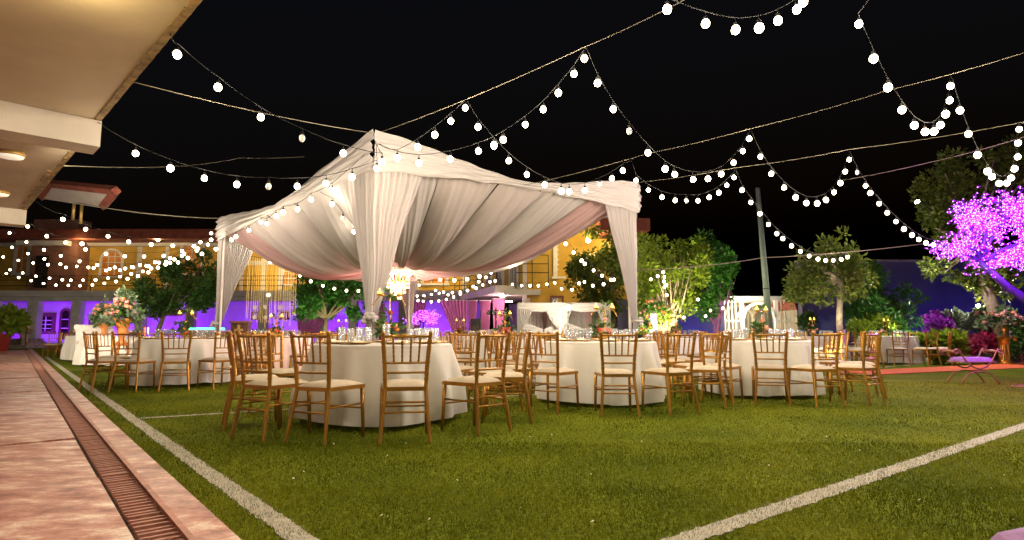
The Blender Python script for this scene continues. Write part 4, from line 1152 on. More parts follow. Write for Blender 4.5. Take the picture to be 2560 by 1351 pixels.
for i, (desc, px, Y, angs, ch_, ng, nc) in enumerate(TABLES):
    c = Vector((XZ(px, Y), Y, 0)); rv = random.Random(50 + i)
    t = thing('round_table', 'white floor-length clothed %s' % desc, 'table', c, rv.uniform(0, 6), 'round banquet tables')
    for nm, me in (('tablecloth', CLOTHS[i % 4]), ('pedestal', LEGME)):
        o = bpy.data.objects.new(nm, me); COL.objects.link(o); o.parent = t
    ring_chairs(c, angs, desc)
    zt = 0.778
    view = (-c).normalized(); side = Vector((-view.y, view.x, 0)); side = side if side.x > 0 else -side
    cpv = {0: c + side * 0.06, 2: c + side * 0.06, 3: c + side * 0.07}.get(i, c)
    centerpiece(Vector((cpv.x, cpv.y, zt)), ch_, 'candle stand with %s roses on the %s' % (CP_COL[i][0], desc), 30 + i, CP_COL[i])
    clusters = [(-0.28, 0.12), (0.32, 0.14)] if i != 0 else [(-0.28, 0.12), (0.42, 0.0)]
    for q, (off, fw) in enumerate(clusters):
        for k in range(ng // 2):
            p = c + side * (off + ((k % 4) - 1.5) * 0.085 + rv.uniform(-.012, .012)) + view * (fw + (k // 4) * 0.09 - 0.05 + rv.uniform(-.012, .012))
            o = bpy.data.objects.new('drinking_glass', GLASS); COL.objects.link(o); o.location = (p.x, p.y, zt + 0.002); s_ = rv.uniform(0.92, 1.06); o.scale = (s_, s_, s_)
            tag(o, 'clear glass %s of the flowers on the %s' % (('left', 'right')[q], desc), 'glass', 'glasses %s of the flowers, %s' % (('left', 'right')[q], desc))
    if i == 0:
        p = c + side * 0.03 + view * 0.47
        o = bpy.data.objects.new('drinking_glass', GLASS); COL.objects.link(o); o.location = (p.x, p.y, zt + 0.002); o.scale = (1.1, 1.1, 1.25)
        tag(o, 'single clear tall glass standing alone at the front of the nearest round table', 'glass')
    va = math.atan2(view.y, view.x)
    for k in range(nc):
        a = va + 2 * math.pi * (k + 0.35) / nc
        p = c + Vector((math.cos(a), math.sin(a), 0)) * 0.53
        o = bpy.data.objects.new('charger_plate', CHARGER); COL.objects.link(o); o.location = (p.x, p.y, zt + 0.003)
        tag(o, 'gold charger plate laid on the %s' % desc, 'plate', 'charger plates, %s' % desc)
        o = bpy.data.objects.new('napkin', NAPKIN); COL.objects.link(o); o.location = (p.x, p.y, zt + 0.006); o.rotation_euler = (0, 0, a + 0.4)
        tag(o, 'folded cream napkin on the %s' % desc, 'napkin', 'napkins, %s' % desc)
# loose chairs by the far left arcade
for k, (px, Y) in enumerate(((133, 21.5), (147, 22.0), (160, 22.6), (172, 22.2))):
    chair(Vector((XZ(px, Y), Y, 0)), math.radians((200, 170, 190, 150)[k]), 'gold chair, %s of four standing apart before the violet arcade' % ('leftmost', 'second from left', 'third from left', 'rightmost')[k], 'chairs standing by the arcade')
# ---------------------------------------------------------------- white tufted settee, sweetheart table
SY = 16.6
sx = XZ(186, SY)
se = thing('settee', 'white tufted settee seen from its side, by the left field line', 'settee', (XZ(218, SY), SY + 0.7, 0))
x0, x1 = XZ(188, SY), XZ(248, SY)
def prof_ext(mb, poly, y0, y1):
    n = len(poly); vs = [(p[0], y0, p[1]) for p in poly] + [(p[0], y1, p[1]) for p in poly]
    mb.add(vs, [tuple(range(n)), tuple(range(2 * n - 1, n - 1, -1))] + [(i, n + i, n + (i + 1) % n, (i + 1) % n) for i in range(n)])
mb = MB(); prof_ext(mb, [(x0 + .04, .16), (x1, .16), (x1, .40), (x0 + .04, .40)], SY + 0.02, SY + 1.48); mb.build('seat_base', 'white_leather', se)
mb = MB(); prof_ext(mb, [(x0, .2), (x0 + .13, .2), (x0 + .11, .95), (x0 + .03, 1.07), (x0 - .06, 1.10), (x0 - .09, 1.02), (x0 - .02, .9)], SY + 0.05, SY + 1.45); mb.build('backrest', 'white_leather', se)
for yy in (SY, SY + 1.32):
    mb = MB(); prof_ext(mb, [(x0 + .05, .17), (x1 + .01, .17), (x1 + .01, .60), (x0 + .05, .60)], yy + 0.02, yy + 0.16)
    pts = [(x0 + .06, yy + .09, .66), (x1 + .03, yy + .09, .66)]
    mb.tube(pts, 0.115, 14); arm = mb.build('arm', 'white_leather', se)
    if yy == SY:
        for k in range(6):
            m2 = MB(); m2.ball((x0 + .12 + k * 0.1, yy - 0.022, 0.66 + (0.04 if k % 2 else -0.02)), 0.014, 6, 4); m2.build('button', 'cushion', arm)
for (xx, yy) in ((x0 + .07, SY + .08), (x1 - .05, SY + .08), (x0 + .07, SY + 1.4), (x1 - .05, SY + 1.4)):
    mb = MB(); mb.tube([(xx, yy, .17), (xx + .03, yy, .12), (xx, yy, .05), (xx + .02, yy, 0)], [.045, .04, .022, .03], 8); mb.build('leg', 'white_leather', se, True)
mb = MB(); prof_ext(mb, [(x0 + .2, .401), (x1 - .02, .401), (x1 - .02, .50), (x0 + .2, .50)], SY + 0.2, SY + 1.3); mb.build('cushion', 'white_leather', se)
c = Vector((XZ(290, 16.4), 16.4, 0))
t = thing('sweetheart_table', 'white clothed couple\'s table beside the settee with flowers on top', 'table', c)
o = bpy.data.objects.new('tablecloth', CLOTHS[2]); COL.objects.link(o); o.parent = t; o.scale = (1.05, 1.05, 1)
o = bpy.data.objects.new('pedestal', LEGME); COL.objects.link(o); o.parent = t
def low_flowers(c, r, n, label, seed, cols, mat_='leaf_silver'):
    rv = random.Random(seed); t = thing('flower_arrangement', label, 'flowers', c)
    mb = leaves([(Vector((rv.uniform(-r, r), rv.uniform(-r, r) * .5, 0.06)), 0.09) for _ in range(7)], 160, 0.09, seed, 1.0); mb.build('foliage', mat_, t, False, True)
    for k in range(n):
        o = bpy.data.objects.new('rose', ROSE[rv.choice(cols)]); COL.objects.link(o); o.parent = t
        o.location = (rv.uniform(-r, r), rv.uniform(-.5, .4) * r, 0.06 + rv.uniform(0, .1)); s_ = rv.uniform(.04, .055); o.scale = (s_,) * 3; o.rotation_euler = (rv.uniform(-.6, .6), rv.uniform(-.6, .6), 0)
low_flowers(Vector((XZ(330, 16.2), 16.2, 0.778)), 0.28, 14, 'low pink and peach flower bed on the couple\'s table', 61, ('pink', 'peach'))
low_flowers(Vector((XZ(212, 19), 19, 0.80)), 0.30, 10, 'peach flowers on the small table behind the settee', 62, ('peach', 'orange'))
mb = MB(); c = Vector((XZ(214, 19), 19, 0)); t = thing('side_table', 'small white clothed table behind the settee', 'table', c)
o = bpy.data.objects.new('tablecloth', CLOTHS[1]); COL.objects.link(o); o.parent = t; o.scale = (.7, .7, 1.0)
# ---------------------------------------------------------------- tall flower urns
def urn_flowers(px, Y, zr, rw_, hh, label, seed, m_urn, base=True, scale=1.0, cols=('pink', 'peach', 'peach')):
    rv = random.Random(seed); p = Vector((XZ(px, Y), Y, 0))
    z0 = 0.0 if base is True else base
    p.z = z0
    t = thing('flower_urn', label, 'flower urn', p)
    uh = 0.62 * scale; zu = zr - uh
    mb = MB(); mb.lathe([(.13, 0), (.14, .03), (.06, .10), (.05, .16), (.09, .22), (.13, .30), (.11, .33), (.13, .42), (.17, .56), (.19, .60), (.20, .62), (.16, .61), (.13, .5)], (p.x, p.y, zu), 20)
    mb.v = [(p.x + (v[0] - p.x) * scale, p.y + (v[1] - p.y) * scale, zu + (v[2] - zu) * scale) for v in mb.v]
    mb.build('urn', m_urn, t, True)
    if base is True:
        mb = MB()
        for k in range(3):
            a = 2 * math.pi * k / 3 + 0.5
            mb.tube([(p.x + .10 * math.cos(a), p.y + .10 * math.sin(a), zu + .01), (p.x + .15 * math.cos(a), p.y + .15 * math.sin(a), zu * .7), (p.x + .07 * math.cos(a), p.y + .07 * math.sin(a), zu * .35), (p.x + .20 * math.cos(a), p.y + .20 * math.sin(a), 0)], [.03, .028, .022, .03], 8)
        mb.lathe([(.17, 0), (.17, .03)], (p.x, p.y, zu - .03), 16)
        mb.build('tripod_stand', m_urn, t, True)
    cl = []
    for k in range(26):
        a = rv.uniform(0, 6.28); rr_ = rw_ * rv.uniform(0, 1) ** .6; f = rv.uniform(0, 1)
        cl.append((Vector((p.x + rr_ * math.cos(a) * (1 - .55 * f), p.y + rr_ * math.sin(a) * (1 - .55 * f), zr + 0.02 + hh * f * (1 if rr_ < rw_ * .6 else .6))), .13 * max(scale, .85)))
    for k in range(5):
        a = 6.28 * k / 5; cl.append((Vector((p.x + rw_ * 1.05 * math.cos(a), p.y + rw_ * 1.05 * math.sin(a), zr - 0.05)), .10 * scale))
    cl.append((Vector((p.x + .03, p.y, zr + hh * 1.12)), .08 * scale)); cl.append((Vector((p.x + .02, p.y, zr + hh * 1.25)), .05 * scale))
    mb = leaves(cl, 700, 0.12 * max(scale, .95), seed, 1.0, 0.35); mb.build('foliage', 'leaf_silver', t)
    mb = leaves(cl[::2], 240, 0.15 * max(scale, .95), seed + 1, 1.0, 0.2); mb.build('green_foliage', 'leaf_dark', t)
    for k in range(30):
        a = rv.uniform(0, 6.28); f = rv.uniform(0.0, .8); rr_ = rw_ * (1 - .5 * f) * rv.uniform(.75, 1.0)
        inst(ROSE[rv.choice(cols)], 'rose', t, (p.x + rr_ * math.cos(a), p.y + rr_ * math.sin(a), zr + .03 + hh * f), a, rv.uniform(.05, .085) * max(scale, .9), (rv.uniform(-.8, .8), rv.uniform(-.8, .8), a))
urn_flowers(257, 17.6, zpx(801, 17.6), 0.30, 0.55, 'orange urn with tall pink and green flowers, left of a pair', 71, 'terracotta')
urn_flowers(306, 14.6, zpx(797, 14.6), 0.31, 0.55, 'larger orange urn with tall pink flowers, right of a pair', 72, 'terracotta')

# ---------------------------------------------------------------- red carpet, scroll bench, column with flowers, stool
mb = MB(); q = [G(2203, 937.5), G(2560, 921.5), G(2560, 906.5), G(2086, 931)]
e1 = (q[1] - q[0]).normalized() * 6; q[1] = q[1] + e1; q[2] = q[2] + e1
mb.prism([(p.x, p.y) for p in q], 0.004, 0.016)
tag(mb.build('carpet_runner', 'carpet_red'), 'orange red carpet runner lying on the turf at the right', 'carpet')
bc = G(2415, 962); BY = bc.y + 0.16
bn = thing('scroll_bench', 'brown scroll-armed bench with a violet cushion on the turf, right', 'bench', (XZ(2420, BY), BY, 0))
k = BY / 1500.0
bx = lambda px: XZ(px, BY); bz = lambda py: zpx(py, BY)
for dy in (-0.17, 0.17):
    mb = MB()
    half = [(2367 + 7 * math.cos(t_) * (1 - t_ / 9), 878 + 7 * math.sin(t_) * (1 - t_ / 9)) for t_ in [4.6 - .46 * k for k in range(11)]][::-1]
    half += [(2374, 873), (2380, 881), (2385, 892), (2393, 904), (2405, 915), (2418, 921)]
    arc = half + [(4846 - x, y) for x, y in half[::-1]]
    P_ = []
    for p in arc: P_.append((bx(p[0]), BY + dy, bz(p[1])))
    mb.tube(P_, 0.013, 8); mb.build('scroll_frame', 'bench_frame', bn, True)
    mb = MB(); P_ = [(bx(2377), BY + dy, 0.0)] + [(bx(p - 8), BY + dy, bz(q_)) for p, q_ in ((2390, 948), (2402, 934), (2424, 928), (2440, 928), (2460, 935), (2472, 950))] + [(bx(2469), BY + dy, 0.0)]
    mb.tube(P_, 0.013, 8); mb.build('leg_arch', 'bench_frame', bn, True)
mb = MB(); mb.tube([(bx(2367), BY - .17, bz(878)), (bx(2367), BY + .17, bz(878))], .022, 10); mb.tube([(bx(2479), BY - .17, bz(878)), (bx(2479), BY + .17, bz(878))], .022, 10); mb.build('arm_roll', 'bench_frame', bn, True)
mb = MB(); xa, xb = bx(2380), bx(2466); z0 = bz(905)
mb.box(((xa + xb) / 2, BY, z0), (xb - xa, .36, .018)); mb.build('seat_board', 'bench_frame', bn)
mb = MB(); mb.grid(lambda u_, v_: (lerp(xa + .01, xb - .01, u_), BY - .175 + .35 * v_, z0 + .010 + .075 * max(0, (1 - abs(2 * u_ - 1) ** 8) * (1 - abs(2 * v_ - 1) ** 6)) ** .5), 24, 12); mb.build('cushion', 'purple_velvet', bn, True)
# gilded column
cp = G(2513, 912); CY = cp.y
ct = thing('gilded_column', 'gilded fluted column pedestal carrying a flower urn at the right', 'column', cp)
s_ = CY / 1500.0
ztop = zpx(842, CY)
mb = MB(); mb.box((cp.x + 0.02, CY, 0.02), (0.46, 0.46, 0.04)); mb.lathe([(.19, .04), (.20, .06), (.16, .09), (.17, .11), (.145, .14)], cp, 20); mb.build('base', 'gold_metal', ct)
mb = MB()
n = 40; prof = []
for j in range(2):
    for i in range(n):
        a = 2 * math.pi * i / n; r = (0.135 if i % 4 in (0, 1) else 0.115) * (1.0 if j == 0 else 0.9)
        prof.append((cp.x + r * math.cos(a), CY + r * math.sin(a), .14 if j == 0 else ztop - .22))
mb.add(prof, [(i, (i + 1) % n, n + (i + 1) % n, n + i) for i in range(n)]); mb.build('fluted_shaft', 'gold_metal', ct)
mb = MB(); mb.lathe([(.12, ztop - .22), (.135, ztop - .19), (.12, ztop - .17), (.15, ztop - .06), (.22, ztop - .03)], (cp.x, CY, 0), 20)
mb.box((cp.x, CY, ztop - .015), (.46, .46, .03))
for a, b in ((-1, -1), (1, -1), (-1, 1), (1, 1)): mb.ball((cp.x + a * .18, CY + b * .18, ztop - .075), .05, 8, 6)
mb.build('capital', 'gold_metal', ct)
urn_flowers(2511, CY, ztop + 0.36, 0.50, 0.40, 'gold urn of peach roses and eucalyptus on the gilded column', 74, 'gold_metal', base=ztop, scale=0.58, cols=('peach', 'pink', 'pink'))
d2 = Vector((XZ(2478, 18.5), 18.5, 0))
t = thing('dark_pedestal', 'dark brown tapered pedestal behind the gilded column', 'pedestal', d2)
zt2 = zpx(824, 18.5)
mb = MB(); a = .30; b = .19; mb.hexa([d2 + Vector((-a, -a, 0)), d2 + Vector((a, -a, 0)), d2 + Vector((a, a, 0)), d2 + Vector((-a, a, 0)), d2 + Vector((-b, -b, zt2)), d2 + Vector((b, -b, zt2)), d2 + Vector((b, b, zt2)), d2 + Vector((-b, b, zt2))]); mb.build('shaft', 'wood_dark', t)
mb = MB(); mb.box(d2 + Vector((0, 0, zt2 + .03)), (.66, .66, .06)); mb.build('top', 'wood_dark', t)
urn_flowers(2470, 18.5, zt2 + .32, 0.48, 0.30, 'brown bowl of loose green foliage on the dark pedestal', 75, 'wood_brown', base=zt2 + .06, scale=.42)
# corner of an upholstered stool, bottom right
sp = G(2620, 1352, .46)
t = thing('upholstered_stool', 'violet cushioned stool cut off by the bottom right corner', 'stool', (sp.x, sp.y, 0))
oc = [(0.30 * math.cos(math.pi / 8 + k * math.pi / 4), 0.30 * math.sin(math.pi / 8 + k * math.pi / 4)) for k in range(8)]
sp.y -= 0.13; sp.x += 0.17
mb = MB(); mb.prism([(sp.x + x, sp.y + y) for x, y in oc], .36, .40); mb.build('seat_rail', 'wood_brown', t)
mb = MB()
mb.lathe([(.31, .401), (.32, .425), (.30, .45), (.24, .465), (.01, .47)], (sp.x, sp.y, 0), 8, True); mb.build('cushion', 'purple_velvet', t)
for k in range(4):
    a = math.pi / 4 + k * math.pi / 2; mb = MB(); mb.tube([(sp.x + .22 * math.cos(a), sp.y + .22 * math.sin(a), .36), (sp.x + .26 * math.cos(a), sp.y + .26 * math.sin(a), 0)], [.025, .018], 8); mb.build('leg', 'wood_brown', t, True)
hp = G(2562, 970); mb = MB(); mb.ring((hp.x, hp.y, .02), .17, .010, 30, 6); tag(mb.build('metal_hoop', 'bench_frame', None, True), 'thin brown metal hoop lying on the turf at the right edge', 'hoop')
# ---------------------------------------------------------------- trees and plants
def tree(name, label, px, Y, base_px, lobes, m_, nleaf, lsize, seed, trunk='bark', tr=0.10, stems=1, violet_base=None, group='garden trees', up=0.2, clump=0.28, lean=0.0):
    """lobes: (px, py, half width px, half height px) of the crown's masses as they stand at distance Y"""
    rv = random.Random(seed)
    b = Vector((XZ(base_px, Y), Y, 0)); t = thing(name, label, 'tree', b, 0, group)
    k = Y / 1500.0
    cl = []
    L = []
    for (lx, ly, hw, hh) in lobes:
        c = D(lx, ly, Y); a, h = hw * k, hh * k
        L.append((c, a, h))
        n = max(8, int(15 * a * h))
        for _ in range(n):
            d = Vector((rv.gauss(0, 1), rv.gauss(0, 1), rv.gauss(0, 1))).normalized() * rv.uniform(.25, 1.15) ** .6
            cl.append((c + Vector((d.x * a, d.y * a * .85, d.z * h)), clump * rv.uniform(.45, 1.55)))
    mb = MB()
    for s_ in range(stems):
        off = Vector((rv.uniform(-.25, .25), rv.uniform(-.2, .2), 0)) if stems > 1 else Vector((0, 0, 0))
        c, a, h = L[s_ % len(L)]
        fork = Vector((lerp(b.x, c.x, .55), Y, max(0.7, (c.z - h) * (.9 if stems == 1 else .6)))) + off * 1.6
        p0 = b + off
        mid = p0.lerp(fork, .5) + Vector((rv.uniform(-.08, .08), 0, 0))
        r0 = tr / math.sqrt(stems)
        mb.tube([p0, mid, fork], [r0 * 1.25, r0, r0 * .85], 9)
        for (c2, a2, h2) in L:
            for _ in range(5 if stems == 1 else 2):
                e = c2 + Vector((rv.uniform(-.7, .7) * a2, rv.uniform(-.5, .5) * a2, rv.uniform(-.4, .6) * h2))
                m1 = fork.lerp(e, .5) + Vector((rv.uniform(-.12, .12), rv.uniform(-.1, .1), -.06 * (e - fork).length))
                mb.tube([fork, m1, e], [r0 * .6, r0 * .35, r0 * .08], 6)
    tk = mb.build('trunk', trunk, t, True)
    if violet_base:  # violet sleeve round the trunk foot, up to the given height
        mb = MB(); zt = violet_base
        for s_ in range(1): mb.tube([b, b + Vector((0, 0, zt))], [tr * 1.36, tr * 1.15], 10)
        mb.build('violet_band', 'pole_purple', tk, True)
    mb = leaves(cl, nleaf, lsize, seed, 1.0, up); mb.build('crown', m_, t)
    return t
tree('shade_tree', 'dark bushy tree beside the tent left curtain before the violet arcade', 455, 25, 375, [(440, 715, 80, 62), (500, 690, 55, 60), (385, 735, 40, 40), (505, 760, 40, 30)], 'leaf_dark', 7000, .17, 101, tr=.10)
tree('round_tree', 'round glossy green tree seen through the tent, left of its front post', 830, 23, 800, [(830, 735, 90, 52), (790, 715, 50, 45), (880, 750, 50, 40), (760, 745, 30, 30)], 'leaf_glossy', 6500, .16, 102, tr=.10)
tree('hanging_tree', 'tall tree with drooping dark leaves left of the right tent curtain', 1510, 25.0, 1552, [(1500, 640, 75, 70), (1545, 690, 60, 90), (1460, 700, 50, 60), (1520, 760, 55, 45), (1585, 640, 40, 60)], 'leaf_olive', 7500, .17, 103, tr=.14, up=-0.6)
tree('bushy_tree', 'bright yellow-green bushy tree right of the tent, many stems', 1690, 19, 1690, [(1680, 690, 90, 75), (1635, 650, 45, 60), (1720, 640, 50, 50), (1665, 750, 70, 50), (1610, 740, 30, 60)], 'leaf_yellow', 9500, .12, 104, 'bark_pale', .13, stems=5)
tree('dark_tree', 'dark green tree adjoining the bushy one, before the pergola', 1790, 20, 1775, [(1785, 700, 55, 60), (1815, 690, 35, 40), (1770, 640, 40, 45), (1790, 755, 50, 40)], 'leaf_glossy', 5200, .13, 105, 'pole_purple', .07, stems=2)
tree('pale_trunk_tree', 'airy tree with pale forked trunk, violet at the foot', 2085, 15.5, 2104, [(2100, 625, 60, 50), (2040, 665, 60, 45), (2140, 670, 55, 45), (2080, 715, 85, 35), (2010, 720, 35, 30)], 'leaf_olive', 5200, .12, 106, 'bark_pale', .075, stems=1, violet_base=.95)
tree('garden_shrub', 'broad dark glossy shrub behind the far right table', 2220, 19.5, 2215, [(2215, 760, 75, 55), (2275, 755, 50, 42), (2165, 780, 55, 55), (2220, 815, 70, 30), (2160, 690, 35, 35)], 'leaf_glossy', 7500, .12, 107, tr=.07, stems=3)
tree('tall_tree', 'tall dark tree rising at the right edge behind the violet light tree', 2420, 18, 2520, [(2370, 470, 65, 90), (2440, 440, 90, 60), (2350, 570, 60, 60), (2420, 560, 80, 60), (2400, 680, 85, 45), (2480, 690, 60, 40), (2540, 430, 60, 80)], 'leaf_olive', 9000, .15, 108, 'bark_pale', .17, violet_base=1.0)
# shrubs in the bed at the right
def shrub(label, px, py, Y, hw, hh, m_, n, ls, seed, up=.4, name='bed_plant'):
    k = Y / 1500; c = D(px, py, Y); rv = random.Random(seed)
    t = thing(name, label, 'plant', (c.x, Y, 0), 0, 'plants in the garden bed')
    cl = [(c + Vector((rv.uniform(-1, 1) * hw * k, rv.uniform(-1, 1) * hw * k * .7, rv.uniform(-1, 1) * hh * k)), .16) for _ in range(14)]
    mb = leaves(cl, n, ls, seed, 1.0, up); mb.build('leaves', m_, t)
    mb = MB()
    for q, _ in cl[:7]: mb.tube([(c.x + rv.uniform(-.1, .1), Y, 0), (lerp(c.x, q.x, .5), Y, q.z * .6), q], [.02, .014, .006], 5)
    mb.build('stems', 'bark', t)
shrub('violet flowering shrub at the foot of the blue wall', 2355, 812, 18.2, 34, 26, 'leaf_purple', 1500, .12, 201)  # violet is the plant's own colour
shrub('grey-green shrub beside the floodlight', 2415, 808, 18.4, 34, 22, 'leaf_silver', 1200, .12, 202)
shrub('green fern clump right of the far right table', 2352, 862, 17.0, 34, 26, 'leaf_yellow', 1500, .22, 203)
shrub('dark red foliage plant behind the scroll bench', 2432, 865, 17.2, 40, 18, 'leaf_red', 1500, .12, 204)
shrub('small green plant between the column and the right edge', 2552, 855, 17.5, 22, 30, 'leaf_dark', 900, .14, 205)
shrub('green plant below the dark shrub left of the far right table', 2190, 830, 18.6, 60, 26, 'leaf_yellow', 1700, .16, 206)
shrub('leafy plant at the right end of the pergola', 2018, 800, 22, 12, 18, 'leaf_dark', 800, .14, 208)
# potted plant at the far left
pp = Vector((XZ(2, 27), 27, 0)); t = thing('potted_plant', 'yellow-green leafy plant in a red pot at the far left edge', 'plant', pp)
mb = MB(); mb.lathe([(.28, .04), (.40, .72), (.44, .74), (.44, .82), (.36, .80)], pp, 18); mb.build('pot', 'red_pot', t, True)
mb = leaves([(pp + Vector((random.uniform(-.35, .7), random.uniform(-.3, .3), 1.1 + random.uniform(0, .75))), .25) for _ in range(10)], 650, .34, 301, 1.0, -.1); mb.build('leaves', 'leaf_yellow', t)
mb = MB(); mb.tube([pp + Vector((0, 0, .7)), pp + Vector((.1, 0, 1.6))], .03, 6); mb.build('stem', 'bark', t)

# light trees
def led_tree(label, Y, trunk_px, lobes, nled, size, seed, tr, power):
    rv = random.Random(seed); b = Vector((XZ(trunk_px[0][0], Y), Y, 0))
    t = thing('light_tree', label, 'light tree', b)
    P_ = [D(x, y, Y) for x, y in trunk_px]; P_[0].z = 0
    mb = MB(); rads = [tr * (1 - .55 * i / (len(P_) - 1)) for i in range(len(P_))]; mb.tube(P_, rads, 10)
    k = Y / 1500; ends = []
    tips = []
    for (lx, ly, hw, hh) in lobes:
        c = D(lx, ly, Y); 
        m1 = P_[-1].lerp(c, .5) + Vector((0, rv.uniform(-.1, .1), .05)); mb.tube([P_[-1], m1, c], [tr * .4, tr * .28, tr * .12], 7)
        for _ in range(24):
            d = Vector((rv.gauss(0, 1), rv.gauss(0, .7), rv.gauss(0, 1))).normalized()
            e = c + Vector((d.x * hw * k, d.y * hw * k, d.z * hh * k)) * rv.uniform(.55, 1.1)
            m2 = c.lerp(e, .5) + Vector((rv.uniform(-.05, .05), 0, rv.uniform(-.05, .05)))
            mb.tube([c, m2, e], [tr * .12, tr * .08, tr * .04], 5); ends += [(c, m2), (m2, e)]
    mb.build('trunk', 'bark_violet', t, True)
    a = MB(); f = MB()
    for i in range(nled):
        p, q = rv.choice(ends); x = p.lerp(q, rv.uniform(0, 1)) + Vector((rv.gauss(0, 1), rv.gauss(0, 1), rv.gauss(0, 1))) * size * 1.15
        a.octa(x, size * .27, size * .27)
        for _ in range(3):
            d = Vector((rv.gauss(0, 1), rv.gauss(0, 1), rv.gauss(0, 1))).normalized(); s2 = d.orthogonal().normalized() * size * .42
            f.add([x, x + d * size * .6 + s2, x + d * size * 1.2, x + d * size * .6 - s2], [(0, 1, 2, 3)])
    tag(a.build('led_lights', 'led_pink', t), kind='stuff')
    tag(f.build('led_blossoms', 'led_violet', t), kind='stuff')
    ld = bpy.data.lights.new('light_tree_glow', 'POINT'); ld.color = (.62, .10, 1.0); ld.energy = power; ld.shadow_soft_size = .6
    lo = bpy.data.objects.new('light_tree_glow', ld); COL.objects.link(lo); lo.parent = t
    c = D(lobes[0][0], lobes[0][1], Y); lo.location = c - ORG[t.name] + Vector((0, -1.2, 0))
led_tree('leaning light tree covered in violet blossoms at the right edge', 10.8, [(2640, 900), (2600, 770), (2520, 720), (2450, 655)], [(2470, 565, 92, 72), (2395, 622, 62, 30), (2530, 520, 70, 66), (2500, 650, 78, 48), (2425, 545, 50, 58), (2575, 600, 66, 80)], 3300, .042, 401, .11, 340)
led_tree('small pink light tree standing in the arcade behind the tent', 31, [(1058, 850), (1058, 815), (1058, 808)], [(1058, 790, 36, 18), (1035, 798, 22, 12), (1080, 795, 22, 14)], 700, .085, 402, .07, 60)

# ---------------------------------------------------------------- blue wall, bed, pergola, shed, pole
mb = MB(); xa, xb = XZ(2010, 22.5), XZ(2900, 22.5); zt = zpx(655, 22.5); mb.box(((xa + xb) / 2, 22.7, zt / 2), (xb - xa, .3, zt))
bw = thing('garden_wall', 'tall garden wall lit deep blue behind the right-hand bed', 'wall', ((xa + xb) / 2, 22.7, 0)); mb.build('wall_face', 'wall_blue', bw)
mb = MB(); mb.box(((xa + xb) / 2, 22.68, zt + .04), (xb - xa + .1, .42, .08)); mb.build('coping', 'stone', bw)
mb = MB(); a, b = G(2285, 907), G(2600, 900); a2, b2 = G(2285, 903), G(2600, 896.5)
mb.prism([(a.x, a.y), (b.x + 4, b.y), (b2.x + 4, b2.y), (a2.x, a2.y)], 0.0, 0.10); tag(mb.build('bed_kerb', 'kerb_white'), kind='structure')
mb = MB(); mb.prism([(a2.x - 4, a2.y + .3), (b2.x + 4, b2.y + .05), (b2.x + 4, 22.5), (a2.x - 4, 22.5)], 0.0, 0.05); tag(mb.build('bed_soil', 'soil'), kind='structure')
PY = 25.0
pg = thing('pergola', 'white trellis pergola with arches, lit warm from inside', 'pergola', (XZ(1900, PY), PY + 1, 0))
zt = zpx(742, PY); zb = zpx(752, PY)
mb = MB(); x0, x1 = XZ(1830, PY), XZ(2000, PY); mb.box(((x0 + x1) / 2, PY + 1.2, (zt + zb) / 2), (x1 - x0 + .3, 3.0, zt - zb)); mb.build('roof_beam', 'white_paint', pg)
for px in (1792, 1856, 1942, 1998):
    for yy in (PY, PY + 2.4):
        mb = MB(); mb.box((XZ(px, PY), yy, zb / 2), (.14, .14, zb - .002)); mb.build('post', 'white_paint', pg)
for (pa, pb) in ((1856, 1942),):
    for yy in (PY - .02, PY + 2.3):
        xa, xb = XZ(pa, PY), XZ(pb, PY); R = (xb - xa) / 2; zc = zb - R * .82 - .12
        mb = MB(); n = 20
        for i in range(n):
            a0, a1 = math.pi * i / n, math.pi * (i + 1) / n
            qv = []
            for y2 in (yy - .05, yy + .05):
                for rr_, aa in ((R - .12, a0), (R, a0), (R, a1), (R - .12, a1)): qv.append(((xa + xb) / 2 + rr_ * math.cos(aa), y2, zc + rr_ * .9 * math.sin(aa)))
            mb.hexa(qv)
        mb.build('arch', 'white_paint', pg)
for px in [1948 + 8 * i for i in range(1, 7)] + [1796 + 9 * i for i in range(6)]:
    mb = MB(); mb.box((XZ(px, PY), PY + .02, zb / 2), (.05, .05, zb - .01)); mb.build('slat', 'white_paint', pg)
for z in (.7, 1.35):
    mb = MB(); mb.box((XZ(1970, PY), PY - .025, z), (XZ(1998, PY) - XZ(1942, PY), .04, .05)); mb.build('trellis_rail', 'white_paint', pg)
    mb = MB(); mb.box((XZ(1824, PY), PY - .025, z), (XZ(1856, PY) - XZ(1792, PY), .04, .05)); mb.build('trellis_rail', 'white_paint', pg)
mb = MB(); mb.box((XZ(1895, PY + 3), PY + 3.0, zb / 2), (x1 - x0 + .2, .15, zb - .02)); mb.build('back_wall', 'plaster_white', pg)
for i in range(7):
    px = 1868 + i * 11
    mb = MB(); mb.box((XZ(px, PY), PY + 2.6, zb / 2), (.04, .04, zb - .03)); mb.build('slat', 'white_paint', pg)
lp = Vector((XZ(1880, PY), PY + 1.3, zb - .55))
t = thing('pergola_lantern', 'small glowing crystal lantern hanging inside the pergola arch', 'lantern', lp)
mb = MB(); mb.ball(lp, .07, 10, 6); mb.build('globe', 'lamp_warm', t, True)
mb = MB(); mb.tube([lp + Vector((0, 0, .07)), lp + Vector((0, 0, .54))], .01, 5); mb.build('chain', 'gold_metal', t)
mb = MB()
for k in range(16):
    a = k * .785; mb.octa(lp + Vector((.13 * math.cos(a), .13 * math.sin(a), -.03 - .05 * (k // 8))), .02, .05)
mb.build('crystals', 'crystal_glow', t)
